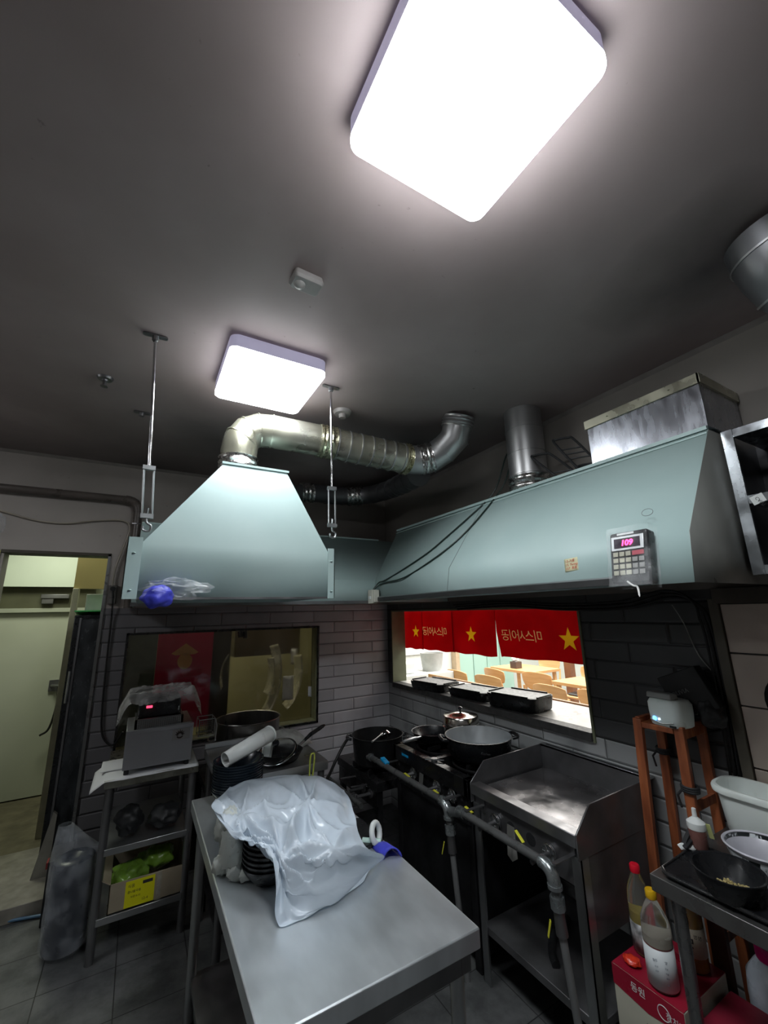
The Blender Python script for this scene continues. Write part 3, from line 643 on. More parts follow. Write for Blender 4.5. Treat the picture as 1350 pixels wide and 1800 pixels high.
# steel clad wall below
o = MB(); zz = [1.60, 1.412, 1.222, 1.01, .75]
for a, b_ in zip(zz, zz[1:]): o.box(2.012, 2.028, -.6, .785, b_+.003, a-.003)
struct(o.build('trim_9', STEEL_PANEL, smooth=0, bevel=.001))
struct(MB().box(2.0, 2.03, .787, .822, .7, 1.62).build('trim_10', pm('dark_door_post', (.13, .115, .09), .5, .2, .3, 8), bevel=.002))
struct(MB().box(1.99, 2.03, -.6, .80, 1.60, 1.66).build('trim_11', pm('dark_header_strip', (.09, .075, .06), .5, .2, .3, 8), bevel=.002))
tag(MB().lathe([(0, 0), (.05, 0), (.17, .06), (.175, .062), (.05, .004), (0, .004)], (0, 0, 0), 28).build('wok', BLACKI), 'black pan hanging against the steel wall panel at the right edge', 'pan')
wk = bpy.data.objects['wok']; wk.scale = (.6, .6, .6); wk.location = (1.965, .60, 1.255); wk.rotation_euler = (0, PI/2, 0)
P = smoothpath([(2.01, 2.4, 1.60), (2.0, 1.9, 1.612), (1.99, 1.5, 1.588), (1.98, 1.15, 1.59), (1.985, .95, 1.63), (2.0, .86, 1.60), (2.015, .83, 1.5), (2.02, .83, 1.2), (2.02, .84, .9)])
for k, dz in enumerate((0, .015, .03)):
    tag(MB().tube([p_+Vector((-.008*k, .012*k, dz*(1 if p_.z > 1.55 else 0))) for p_ in P], .007-.001*k, 8).build('cable', RUBBER), ('lowest', 'middle', 'topmost')[k]+' of the three black cables running under the long hood and down the wall edge', 'cable')
tag(MB().tube(smoothpath([(1.99, .95, 1.60), (2.018, .93, 1.52), (2.02, .90, 1.40), (2.02, .85, 1.32)]), .002, 6).build('thin_wire', pm('pale_wire', (.4, .4, .38), .4)), 'thin pale wire dangling on the dark tiles right of the hatch', 'wire')
tag(MB().tube(smoothpath([(2.0, .85, 1.14), (2.018, .87, 1.12), (2.02, .95, 1.05), (2.02, .93, .8)]), .005, 6).build('power_cord', RUBBER), 'black cord trailing behind the wooden stand', 'power cord')
# blue wrapped bundle on the island hood corner
o = thing('blue_bundle', 'blue cloth bundle in clear plastic at the left corner of the island hood', 'bundle', (.04, 1.66, 1.66))
def blb(c, r, amp, fr, sd):
    m = MB()
    def f(u, v):
        a = u*2*PI; ph = (v-.5)*PI; d = Vector((math.cos(a)*math.cos(ph), math.sin(a)*math.cos(ph), math.sin(ph)))
        k = 1+amp*noise.noise(d*fr+Vector((sd, 0, 0)))
        return (c[0]+r[0]*d.x*k, c[1]+r[1]*d.y*k, c[2]+r[2]*d.z*k)
    m.grid(f, 40, 24, closeu=True); bmesh.ops.remove_doubles(m.bm, verts=m.bm.verts[:], dist=1e-5); return m
blb((.045, 1.655, 1.667), (.052, .036, .038), .22, 1.9, 3).build('blue_cloth', pm('blue_cloth', (.06, .07, .62), .5, 0, .4, 12, bmp=.4), o)
m = blb((.105, 1.655, 1.695), (.095, .035, .032), .55, 2.6, 9)
m.build('plastic_wrap', FILM, o)
# ================================================================ WORK TABLE (front, stainless)
random.seed(11)
o = thing('work_table', 'long stainless steel work table in the front of the photo', 'table', (.56, 1.62, 0))
ty0, ty1, tx0, tx1 = .995, 2.24, .282, .842
MB().rsolid(tx0, tx1, ty0, ty1, [(.755, .002), (.757, 0), (.797, 0), (.800, .003)], .004, 2).build('table_top', STEEL_TOP, o, bevel=.001)
m = MB(); fx = .02
m.box(tx0+fx+.031, tx1-fx-.031, ty0+fx, ty0+fx+.03, .705, .7545)
m.build('cross_rail', STEEL_DARK, o)
m = MB(); m.box(tx0+fx, tx0+fx+.03, ty0+fx, ty1-fx, .705, .7545); m.build('side_rail', STEEL_DARK, o); MB().box(tx1-fx-.03, tx1-fx, ty0+fx, ty1-fx, .705, .7545).build('side_rail', STEEL_DARK, o)
for x in (tx0+.045, tx1-.045):
    for y in (ty0+.05, ty1-.05):
        l = MB().tube([(x, y, .03), (x, y, .71)], .0185, 18).build('leg', STEEL, o)
        MB().lathe([(0, 0), (.022, 0), (.024, .01), (.019, .034)], (x, y, 0), 16).build('foot', BLACKM, l)
MB().box(tx0+.04, tx1-.04, ty0+.28, ty1-.04, .16, .18).build('under_shelf', STEEL_DARK, o, bevel=.002)
# things under the table
o = thing('plastic_tub', 'white tub with pale blue lid standing under the front end of the work table', 'tub', (.72, 1.10, 0))
MB().lathe([(0, 0), (.07, 0), (.085, .16), (.088, .17), (.0, .17)], (.735, 1.16, .0), 28).build('tub_body', pm('greyed_white', (.42, .43, .42), .5), o)
MB().lathe([(0, .03), (.04, .028), (.05, 0), (.0, 0)], (.735, 1.16, .17), 24).build('blue_cap', pm('pale_blue', (.35, .60, .70), .4), o)
o = thing('red_sauce_box', 'dark red carton on the floor beside the white tub under the work table', 'box', (.5, 1.2, 0))
MB().box(.46, .60, 1.12, 1.30, 0, .22).build('carton_body', pm('dark_red_carton', (.22, .012, .03), .5), o, bevel=.002)
MB().box(.459, .475, 1.119, 1.301, .02, .10).build('printed_panel', pm('cream_print', (.5, .45, .35), .5), o)

# ================================================================ PLASTIC BAG AND WHAT IT COVERS
CG = [[(.399, 2.013, .90), (.472, 1.974, .92), (.614, 1.92, .93), (.72, 1.826, .93), (.789, 1.718, .90)],
 [(.31, 1.75, .965), (.400, 1.665, .975), (.510, 1.57, .985), (.620, 1.52, .975), (.722, 1.50, .93)],
 [(.273, 1.655, .97), (.350, 1.51, .977), (.456, 1.42, .985), (.560, 1.38, .972), (.680, 1.38, .92)],
 [(.295, 1.52, .962), (.356, 1.43, .962), (.433, 1.34, .945), (.538, 1.285, .94), (.685, 1.32, .885)],
 [(.328, 1.42, .955), (.380, 1.40, .953), (.430, 1.315, .89), (.545, 1.28, .87), (.783, 1.384, .812)],
 [(.365, 1.405, .952), (.390, 1.36, .935), (.432, 1.30, .845), (.540, 1.265, .83), (.708, 1.348, .808)],
 [(.400, 1.40, .935), (.408, 1.33, .91), (.394, 1.268, .806), (.509, 1.268, .806), (.668, 1.311, .806)]]
def cr(a, b, c, d, t): return .5*((2*b)+(c-a)*t+(2*a-5*b+4*c-d)*t*t+(3*b-a-3*c+d)*t**3)
def csurf(G, u, v):
    nr, nc = len(G), len(G[0])
    fu = min(u*(nc-1), nc-1-1e-6); fv = min(v*(nr-1), nr-1-1e-6); i, j = int(fu), int(fv); s, t = fu-i, fv-j
    def gp(r, c):
        r = max(0, min(nr-1, r)); c = max(0, min(nc-1, c)); return Vector(G[r][c])
    rows = [cr(*[gp(j+b, i+a) for a in (-1, 0, 1, 2)], s) for b in (-1, 0, 1, 2)]
    return cr(*rows, t)
def crease(p, f, sd):
    q_ = Vector((p[0]*f+sd, p[1]*f, p[2]*f*.8)); q_ += .35*Vector((noise.noise(q_*.7), noise.noise(q_*.7+Vector((5, 0, 0))), 0))
    d, pts = noise.voronoi(q_); return min(.25, d[1]-d[0])
def bagf(u, v):
    p_ = csurf(CG, u, v); k = crease((u*.5, v*.65, 0), 5.5, 1.3); k2 = crease((u*.5, v*.7, 0), 17, 4.1)
    edge = min(1, 6*min(u, 1-u, v, 1-v)+.25)
    fold = 0
    for cu_, cv_, n_, am, w_, ph in ((.22, .30, 9, .010, .30, 0), (.62, .22, 8, .009, .30, 1), (.45, .52, 10, .010, .28, 2), (.78, .50, 8, .009, .25, .5), (.40, .80, 7, .008, .22, 1.2), (.15, .62, 8, .007, .2, 2.2)):
        dx_, dy_ = u-cu_, (v-cv_)*1.1; rr_ = math.hypot(dx_, dy_); th_ = math.atan2(dy_, dx_)+.5*noise.noise(Vector((u*3, v*3, ph)))
        fold += am*math.exp(-(rr_/w_)**2)*min(1, rr_*9)*(1-2*abs(math.sin(n_*th_/2+ph))**.7)
    z = p_.z+(.045*(.125-k)+.008*(.12-k2)+1.6*fold)*edge+.010*noise.noise(Vector((u*4, v*5, 2)))
    ed = .012*noise.noise(Vector((u*9, v*9, 7)))
    return (p_.x+ed, p_.y+ed*.8, max(z, .803))
m, nt, b = nm('milky_plastic_bag')
b.inputs['Base Color'].default_value = (.74, .82, .90, 1); b.inputs['Roughness'].default_value = .25
b.inputs['IOR'].default_value = 1.45; b.inputs['Coat Weight'].default_value = .4
bump(nt, b, noisen(nt, 12, 2, .5, stretch=(1, 1, 2.0)), .22, .008)
tl = nt.nodes.new('ShaderNodeBsdfTranslucent'); tl.inputs[0].default_value = (.75, .83, .9, 1)
tr = nt.nodes.new('ShaderNodeBsdfTransparent'); tr.inputs[0].default_value = (.9, .94, .98, 1)
mx = nt.nodes.new('ShaderNodeMixShader'); mx.inputs[0].default_value = .22; lk(nt, b.outputs[0], mx.inputs[1]); lk(nt, tl.outputs[0], mx.inputs[2])
mx2 = nt.nodes.new('ShaderNodeMixShader'); lk(nt, ramp(nt, noisen(nt, 3, 2), [(.35, (.16,)*3), (.7, (.34,)*3)]), mx2.inputs[0])
lk(nt, mx.outputs[0], mx2.inputs[1]); lk(nt, tr.outputs[0], mx2.inputs[2])
lk(nt, mx2.outputs[0], nt.nodes['Material Output'].inputs[0]); BAGM = m
m = MB().grid(bagf, 110, 120)
tag(m.build('plastic_bag', BAGM, smooth=55, solid=.0006, fix=False), 'big crumpled milky plastic bag draped over the bowls on the work table', 'plastic bag')
# bowl stacks
def bowl_proto(name, r, hh, mat, label, cat='bowl'):
    o = tag(MB().lathe([(0, .0), (r*.55, 0), (r*.60, .004), (r*.92, hh*.72), (r, hh), (r*1.0, hh+.003), (r*.95, hh+.001), (r*.88, hh*.72), (r*.55, .008), (0, .008)], (0, 0, 0), 40).build(name, mat), label, cat)
    return o
ords = ['lowest', 'second from the bottom', 'third from the bottom', 'fourth from the bottom', 'fifth from the bottom', 'sixth from the bottom', 'seventh from the bottom', 'eighth from the bottom', 'ninth from the bottom', 'tenth from the bottom', 'eleventh from the bottom', 'topmost']
p0 = bowl_proto('soup_bowl', .082, .048, BLACKP, 'x')
for k in range(8):
    o = p0 if k == 0 else dup(p0); o.location = (.428+.001*(k % 2), 1.495, .8005+.0135*k)
    o['label'] = 'black bowl, %s of the stack under the front of the plastic bag' % (ords[k] if k < 7 else 'topmost'); o['group'] = 'black bowls under the plastic bag'
p1 = bowl_proto('soup_bowl', .108, .055, BLUEBLK, 'x')
for k in range(12):
    o = p1 if k == 0 else dup(p1); o.location = (.452+.001*math.sin(k*2), 2.118, .8005+.0100*k)
    o['label'] = 'navy black bowl, %s of the tall stack behind the plastic bag' % ords[k]; o['group'] = 'navy bowls behind the plastic bag'
# pale boxes under the bag
o = thing('food_container', 'pale container showing through the middle of the plastic bag', 'container', (.56, 1.55, .80))
MB(Matrix.Translation((.58, 1.52, .8005)) @ Matrix.Rotation(.35, 4, 'Z')).rsolid(-.07, .07, -.11, .11, [(0, .012), (.085, 0), (.09, 0)], .02).build('container_body', WHITEP, o)
MB(Matrix.Translation((.58, 1.52, .8905)) @ Matrix.Rotation(.35, 4, 'Z')).rsolid(-.073, .073, -.113, .113, [(0, 0), (.008, 0), (.010, .004)], .022).build('container_lid', WHITEP, o)
# crumpled white plastic bundle, left of the bowls
m = MB()
random.seed(5)
def lump(m, c, r, sd, amp=.35):
    def f(u, v):
        a = u*2*PI; ph = (v-.5)*PI; d = Vector((math.cos(a)*math.cos(ph), math.sin(a)*math.cos(ph), math.sin(ph)))
        k = 1+amp*abs(noise.noise(d*2.6+Vector((sd, sd*2, 0))))+.12*noise.noise(d*8+Vector((sd, 0, 0)))
        return (c[0]+r[0]*d.x*k, c[1]+r[1]*d.y*k, max(c[2]+r[2]*d.z*k, .8005))
    m.grid(f, 28, 18, closeu=True)
m = MB(); lump(m, (.337, 1.585, .865), (.036, .05, .068), 2.1, .55); 
def lumps(m):
    for c, r, s_ in (((.310, 1.60, .825), (.030, .028, .024), 4), ((.340, 1.545, .820), (.024, .026, .020), 7), ((.365, 1.525, .818), (.022, .024, .017), 9), ((.322, 1.66, .90), (.03, .04, .04), 12), ((.33, 1.62, .94), (.03, .04, .03), 15)): lump(m, c, r, s_, .5)
lumps(m)
m = tag(m.build('crumpled_plastic_bundle', pm('translucent_white_plastic', (.66, .70, .66), .35, 0, .1, 8, trans=.25), smooth=70), 'crumpled white plastic bundle left of the black bowls', 'plastic bundle', kind='stuff')
# rolled white film, blue bag clip, wooden handle at the bag's right corner
o = thing('glove_roll', 'folded white glove roll by the right corner of the plastic bag', 'gloves', (.80, 1.50, .80))
P = [(.800+.020*math.cos(a), 1.475+.010*math.sin(a)+.01*math.cos(a), .838+.026*math.sin(a)) for a in [i*PI/8 for i in range(16)]]
MB().tube(P, .010, 10, closed=True).build('rolled_cuff', WHITEP, o)
MB().tube(smoothpath([(.76, 1.50, .8125), (.79, 1.475, .8125), (.812, 1.46, .8125)], 5), .012, 10).build('fingers', pm('mint_white', (.5, .68, .62), .4), o)
o = thing('blue_cloth', 'folded violet blue cloth by the right corner of the plastic bag', 'cloth', (.81, 1.44, .80))
MB().grid(lambda u, v: (.780+.058*u, 1.385+.08*v-.02*u, .802+.028*math.sin(PI*u)**.6*(1-.5*v)), 14, 6).build('cloth_body', pm('blue_cloth', (.045, .055, .42), .5), o, solid=.004)
tag(MB().tube([(.70, 1.62, .83), (.70, 1.60, .90)], .001).build('x', WHITEP), 'x', 'x') if False else None
o = thing('smoked_tray', 'dark smoked plastic tray partly under the right side of the bag', 'tray', (.74, 1.56, .8))
MB().rsolid(.66, .83, 1.46, 1.66, [(.8005, .006), (.812, 0), (.815, .002)], .02).build('tray_body', BLACKP, o)
tag(MB().tube([(.86, 1.62, .62), (1.02, 1.60, .66)], .014, 12).build('broom_handle', pm('pale_wood', (.42, .38, .18), .5)), 'short end of a pale wooden handle beyond the blue cloth', 'handle') if False else None

# ================================================================ COUNTER BEHIND THE TABLE
o = thing('steel_counter', 'low steel counter behind the work table carrying the bowls and pans', 'counter', (.75, 2.6, 0))
MB().rsolid(.41, .95, 2.27, 2.86, [(.79, .0), (.825, .0), (.832, .002)], .005, 2).build('counter_top', STEEL, o)
m = MB(); m.box(.41, .95, 2.845, 2.86, .832, .862); m.build('raised_rim', STEEL, o, bevel=.002)
for x in (.44, .92):
    for y in (2.30, 2.83): MB().tube([(x, y, 0), (x, y, .79)], .018, 12).build('leg', STEEL_DARK, o)
MB().box(.43, .93, 2.29, 2.84, .22, .24).build('under_shelf', STEEL_BLACK, o)
# white cylinder container lying across the bowl stack
o = thing('white_sleeve', 'white rolled paper tube lying across the navy bowl stack', 'paper roll', (.5, 2.3, 1.0))
a, b_ = Vector((.385, 2.075, .985)), Vector((.60, 2.17, 1.035)); 
MB().tube([a, b_], [.030, .036], 28, cap=False).build('tube_wall', WHITEP, o, solid=.002)
MB().tube([b_-Vector((.004, .003, .001)), b_+Vector((.004, .003, .001))], .0375, 28).build('rolled_end', WHITEP, o)
# frying pan with glass lid
def pan(name, label, cx, cy, z, r, hh, hd, mat, hl=.17, hz=.03, hmat=None, loc_r=None):
    o = thing(name, label, 'pan', (cx, cy, z))
    MB().lathe([(0, 0), (r*.72, 0), (r*.80, .006), (r, hh), (r+.002, hh+.002), (r-.003, hh+.001), (r*.78, .009), (r*.7, .004), (0, .004)], (cx, cy, z), 40).build('pan_body', mat, o)
    d = Vector((math.cos(hd), math.sin(hd), 0)); s = Vector((cx, cy, z+hh-.008))+d*r
    MB().tube([s-d*.005, s+d*.05+Vector((0, 0, hz*.3))], .007, 8).build('handle_rivet_bar', STEEL, o)
    h = MB().tube([s+d*.045+Vector((0, 0, hz*.3)), s+d*.09+Vector((0, 0, hz*.6)), s+d*hl*.9+Vector((0, 0, hz*.95)), s+d*hl+Vector((0, 0, hz))], [.008, .011, .011, .006], 10).build('handle', hmat or BLACKP, o)
    return o
pan('frying_pan', 'black frying pan with a black handle on the steel counter, behind the bag', .735, 2.42, .833, .115, .045, .35, BLACKI, hl=.20, hz=.07)
o = thing('glass_lid', 'clear glass pan lid with a steel rim resting in the frying pan', 'lid', (.74, 2.36, .88))
Mx = Matrix.Translation((.70, 2.37, .893)) @ Matrix.Rotation(-.28, 4, 'Y') @ Matrix.Rotation(.25, 4, 'X')
MB(Mx).lathe([(0, .026), (.05, .021), (.09, .006), (.102, 0)], (0, 0, 0), 36).build('glass_dome', pm('clear_glass', (.9, .93, .93), .08, 0, 0, trans=1, ior=1.35), o, solid=.003)
MB(Mx).tube([(.103*math.cos(k*PI/16), .103*math.sin(k*PI/16), 0) for k in range(32)], .003, 6, closed=True).build('steel_rim', CHROME, o)
MB(Mx).lathe([(0, .055), (.018, .053), (.02, .045), (.008, .026)], (0, 0, 0), 16).build('lid_knob', BLACKP, o)
m = MB(Matrix.Translation((.79, 2.64, .836)) @ Matrix.Rotation(.25, 4, 'Z'))
m.grid(lambda u, v: (-.13+.30*u, -.10+.20*v, .0+.085*math.sin(PI*min(1, max(0, u)))**.5*math.sin(PI*v)**.5+.012*noise.noise(Vector((u*6, v*6, 0)))), 30, 20)
tag(m.build('greasy_paper_bag', pm('greasy_paper', (.40, .41, .39), .5, 0, .5, 16, bmp=.6, bscale=20)), 'crumpled greasy grey paper on the steel counter beneath the tiles', 'paper', None)
tag(MB().tube(smoothpath([(.80, 2.15, .80), (.80, 2.14, .905), (.815, 2.145, .92), (.825, 2.15, .90), (.815, 2.15, .80)], 6), .004, 8).build('green_wire_hook', pm('lime_plastic', (.55, .62, .10), .4)), 'bright lime green loop sticking up behind the plastic bag', 'hook')
m = thing('folded_bag', 'small white folded bag tucked right of the navy bowls', 'bag', (.66, 2.42, .833))
MB().grid(lambda u, v: (.63+.05*u+.01*v, 2.42+.02*math.sin(u*6), .834+.11*v), 8, 8).build('bag_body', WHITEP, m, solid=.004)
tag(m, 'small white folded bag tucked right of the navy bowls', 'bag')

# large stock pot on its burner stand
o = thing('burner_stand', 'dark low burner stand under the large stock pot by the back wall', 'burner stand', (.72, 3.12, 0))
m = MB(); m.box(.44, 1.10, 2.88, 3.38, .56, .60); m.build('stand_top', STEEL_BLACK, o, bevel=.003)
for x in (.46, 1.08):
    for y in (2.90, 3.36): MB().box(x-.018, x+.018, y-.018, y+.018, 0, .56).build('leg', STEEL_BLACK, o)
m = MB()
for k in range(4):
    a = k*PI/2+.4; m.beam((.705+.05*math.cos(a), 3.1+.05*math.sin(a), .614), (.705+.17*math.cos(a), 3.1+.17*math.sin(a), .614), .015, .03)
m.build('pot_support', BLACKI, o)
o = thing('stock_pot', 'large tall stainless stock pot standing below the smeared window', 'pot', (.705, 3.08, .631))
pc = (.705, 3.08, .631); r = .205
MB().lathe([(0, 0), (r*.96, 0), (r, .012), (r, .285), (r+.006, .290), (r+.004, .294), (r-.004, .290), (r-.004, .015), (0, .010)], pc, 56).build('pot_body', pm('soot_streaked_steel', (.34, .33, .32), .32, .95, .35, 4, stretch=(4, 4, .5), rvar=.05), o)
for sg in (-1, 1):
    m = MB(); x = pc[0]+sg*r; m.tube(smoothpath([(x, pc[1]-.045, pc[2]+.20), (x+sg*.035, pc[1]-.04, pc[2]+.19), (x+sg*.035, pc[1]+.04, pc[2]+.19), (x, pc[1]+.045, pc[2]+.20)], 5), .006, 8); m.build('handle', STEEL, o)

# ================================================================ SHELF UNIT WITH FRYER
o = thing('shelf_unit', 'three-tier steel shelf unit left of the work table, carrying the fryer', 'shelf unit', (.16, 3.05, 0))
sx0, sx1, sy0, sy1 = -.072, .372, 2.765, 3.33
MB().box(sx0, sx1, sy0, sy1, .745, .785).build('top_board', pm('grimy_steel_edge', (.42, .42, .36), .35, .9, .5, 14, bmp=.2), o, bevel=.003)
for z_ in (.44, .15): MB().box(sx0+.035, sx1-.035, sy0+.01, sy1, z_, z_+.03).build('shelf_board', STEEL, o, bevel=.002)
for x in (sx0+.026, sx1-.026):
    for y in (sy0+.03, sy1-.03): MB().tube([(x, y, 0), (x, y, .745)], .019, 14).build('leg', STEEL_DARK, o)
o = thing('paper_liner', 'white papers lying under the fryer on the shelf unit', 'paper', (.1, 2.9, .785))
m = MB(); m.grid(lambda u, v: (-.13+.50*u, 2.755+.33*v+.01*noise.noise(Vector((u*5, 0, 0))), .7865-(.04*max(0, (.12-u)/.12) if u < .12 else 0)-.006*(v < .03)+.003*abs(noise.noise(Vector((u*14, v*6, 0))))), 40, 14)
m.build('paper_sheet', PAPER, o, solid=.001)
m = MB(); m.grid(lambda u, v: (-.10+.16*u, 2.90+.20*v, .792+.004*noise.noise(Vector((u*4, v*4, 2)))), 10, 8); m.build('paper_sheet', PAPER, o, solid=.001)
o = thing('deep_fryer', 'boxy stainless deep fryer on top of the shelf unit', 'fryer', (.165, 2.95, .79))
fr_ = pm('fryer_steel', (.50, .51, .55), .36, .85, .12, 4, rvar=.04)
MB().box(.0, .330, 2.775, 3.16, .815, 1.000).build('fryer_body', fr_, o, bevel=.003)
for x in (.02, .31):
    for y in (2.80, 3.13): MB().lathe([(0, 0), (.012, 0), (.012, .026), (0, .026)], (x, y, .7895), 12).build('foot', BLACKM, o)
MB().box(.0, .330, 2.773, 2.785, .985, 1.004).build('front_lip', fr_, o, bevel=.001)
m = MB(); m.box(.035, .275, 2.80, 2.812, 1.000, 1.05); m.box(.035, .275, 3.0, 3.012, 1.0, 1.05); m.box(.035, .047, 2.80, 3.0, 1.0, 1.05); m.box(.263, .275, 2.80, 3.0, 1.0, 1.05); m.build('basket_frame', STEEL_DARK, o)
m = MB()
for k in range(21): m.tube([(.05+k*.0105, 2.797, 1.005), (.05+k*.0105, 2.797, 1.045)], .0012, 4)
for k in range(6): m.tube([(.045, 2.797, 1.006+k*.0075), (.265, 2.797, 1.006+k*.0075)], .0012, 4)
m.build('basket_mesh', STEEL, o)
MB().tube([(.03, 2.79, .998), (.315, 2.79, 1.004)], .006, 8).build('basket_handle', STEEL, o)
m = MB(); m.rsolid(.045, .265, 2.86, 3.05, [(1.05, 0), (1.13, .004), (1.145, .02)], .02); m.build('control_head', BLACKP, o)
MB().box(.085, .115, 2.853, 2.861, 1.095, 1.107).build('power_light', pm('red_pilot', (.5, .02, .05), .3, emis=(1, .05, .12), es=1.2), o, bevel=.001)
for x in (.05, .25): MB().tube([(x, 2.85, 1.05), (x, 2.845, 1.09)], .003, 6).build('basket_hook', CHROME, o)
oc = pm('dark_brown_print', (.06, .045, .04), .6)
m = MB(Matrix.Translation((.268, 2.7735, .955)) @ Matrix.Rotation(PI/2, 4, 'X'))
m.poly([(-.045, -.028, .0002), (.045, -.028, .0002), (.045, .028, .0002), (-.045, .028, .0002)])
MB(Matrix.Translation((.268, 2.7735, .955)) @ Matrix.Rotation(PI/2, 4, 'X')).box(-.045, .045, -.028, .026, 0, .0008).build('maker_plate', pm('dull_plate', (.40, .39, .39), .45, .3), o)
m.bm.free()
m = MB(Matrix.Translation((.262, 2.7725, .948)) @ Matrix.Rotation(PI/2, 4, 'X'))
for k in range(-3, 4):
    a = PI/2+k*.42; c_, s_ = math.cos(a), math.sin(a); L_ = .034-abs(k)*.0025
    m.prism([(c_*.010-s_*.0055, s_*.010+c_*.0055, 0), (c_*L_, s_*L_, 0), (c_*.010+s_*.0055, s_*.010-c_*.0055, 0)], (0, 0, .0008))
m.prism([(.016*math.cos(a), -.004+.012*math.sin(a), 0) for a in [PI+i*PI/8 for i in range(9)]]+[(.010*math.cos(a), -.004+.004*math.sin(a), 0) for a in [2*PI-i*PI/8 for i in range(9)]], (0, 0, .0008))
m.build('leaf_emblem', oc, o)
m = MB()
def coverf(u, v):
    x = -.05+.42*u; y = 2.78+.30*v; n_ = noise.noise(Vector((u*5, v*4, 3)))
    z = 1.185+.03*n_-.10*max(0, abs(u-.5)*2-.78)/.22-.05*max(0, .25-v)/.25-.02*abs(noise.noise(Vector((u*14, v*10, 0))))
    return (x, y-.02*n_, z)
MB().grid(coverf, 46, 26).build('plastic_cover', film_mat('grey_clear_film', (.7, .7, .7), op=.38, lo=.10, bs=30), tag(thing('clear_plastic_cover', 'crumpled clear plastic sheet over the fryer top', 'plastic sheet', (.15, 2.95, 1.15)), None, None), solid=.0006)
o = thing('small_wire_basket', 'small dark wire basket between the fryer and the stock pot', 'basket', (.42, 2.95, .83))
m = MB()
for k in range(9):
    m.tube([(.375+k*.01, 2.87, .90), (.375+k*.01, 2.87, .99)], .0015, 4); m.tube([(.372, 2.87, .90+k*.011), (.46, 2.87, .90+k*.011)], .0015, 4)
m.build('basket_mesh', STEEL_DARK, o)
m = MB(); m.tube([(.372, 2.87, .90), (.46, 2.87, .90), (.46, 2.98, .90), (.372, 2.98, .90)], .003, 6, closed=True); m.tube([(.372, 2.87, .99), (.46, 2.87, .99), (.46, 2.98, .99), (.372, 2.98, .99)], .003, 6, closed=True); m.tube([(.46, 2.87, .99), (.47, 2.86, .95), (.465, 2.86, .87)], .004, 6)
for x in (.372, .46):
    for y in (2.87, 2.98): m.tube([(x, y, .834 if False else .90), (x, y, .99)], .002, 4)
m.build('basket_frame', STEEL, o)
# carton with green packs on the lowest board, dark pans on the middle one
o = thing('cardboard_carton', 'open cardboard carton with a yellow label on the lowest board of the shelf unit', 'carton', (.17, 2.95, .18))
bx0, bx1, by0, by1, bz = .005, .345, 2.785, 3.10, .181
m = MB(); 
m.box(bx0, bx1, by0, by0+.004, bz, bz+.125); m.box(bx0, bx1, by1-.004, by1, bz, bz+.15); m.box(bx0, bx0+.004, by0, by1, bz, bz+.125); m.box(bx1-.004, bx1, by0, by1, bz, bz+.15); m.box(bx0, bx1, by0, by1, bz, bz+.004)
m.build('carton_body', CARD, o)
m = MB(); m.prism([(bx0, by0, bz+.125), (bx0, by1, bz+.125), (bx0-.05, by1, bz+.16), (bx0-.05, by0, bz+.16)], (.003, 0, .003)); m.build('open_flap', CARD, o)
MB().box(.075, .205, by0-.002, by0-.0005, bz+.006, bz+.118).build('yellow_label', pm('bright_yellow_label', (.72, .70, .01), .5, 0, .05), o)
for s_, x, z_, sz in (('식품', .085, bz+.090, .017), ('콩나물국용', .085, bz+.066, .013), ('보관 0-10', .10, bz+.045, .011), ('12-4', .15, bz+.022, .016)):
    text(s_, 'label_print', pm('black_ink', (.03, .03, .03), .6), o, (x, by0-.0022, z_), (1, 0, 0), (0, 0, 1), sz, .0002)
MB().box(.15, .195, by0-.0026, by0-.0015, bz+.092, bz+.106).build('print_block', MATS['black_ink'], o)
MB().box(.215, .235, by0-.002, by0-.0005, bz, bz+.125).build('packing_tape', pm('dull_tape', (.36, .34, .28), .3), o)
gp = pm('green_film_pack', (.16, .30, .035), .25, 0, .3, 14, bmp=.4, bscale=30)
for k, (cx, cy, cz, lb) in enumerate(((.09, 2.87, .30, 'green plastic pack at the front left of the cardboard carton'), (.21, 2.93, .315, 'green plastic pack at the back right of the cardboard carton'))):
    tag(blb((cx, cy, cz), (.085, .075, .05), .3, 2, k+20).build('green_pack', gp), lb, 'pack', 'green packs in the carton')
tag(blb((.06, 2.86, .552), (.065, .06, .064), .3, 2, 31).build('black_bag', BLACKM), 'black lumpy bag left on the middle board of the shelf unit', 'bag')
tag(blb((.235, 2.87, .536), (.08, .07, .05), .3, 2, 35).build('black_bag', BLACKM), 'black rounded bag right on the middle board of the shelf unit', 'bag')
# black roll in clear plastic on the floor
o = thing('bin_bag_roll', 'upright roll of dark blue-black sacks in clear plastic beside the shelf unit', 'roll', (-.165, 2.96, 0))
MB().lathe([(0, .02), (.085, .02), (.092, .035), (.088, .40), (.07, .41), (.03, .405), (0, .38)], (-.165, 2.96, 0), 36).build('sack_roll', pm('navy_sack', (.018, .024, .040), .35, 0, .3, 9, bmp=.3), o)
m = MB()
def wrapf(u, v):
    a = u*2*PI; z = .001+.56*v; r = .102 if z < .42 else .102*(1-(z-.42)/.14*.72)
    if z < .03: r = .075+.9*z
    n_ = noise.noise(Vector((math.cos(a)*2.5, math.sin(a)*2.5, z*14))); r *= 1+.09*n_*(1 if z > .40 or z < .08 else .35)
    return (-.165+r*math.cos(a)-(.06*max(0, z-.42)/.14), 2.96+r*math.sin(a), z)
m.grid(wrapf, 56, 60, closeu=True)
m.build('clear_wrap', film_mat('cloudy_clear_film', (.75, .8, .86), op=.15, lo=.02, bs=30), o, solid=.0006)
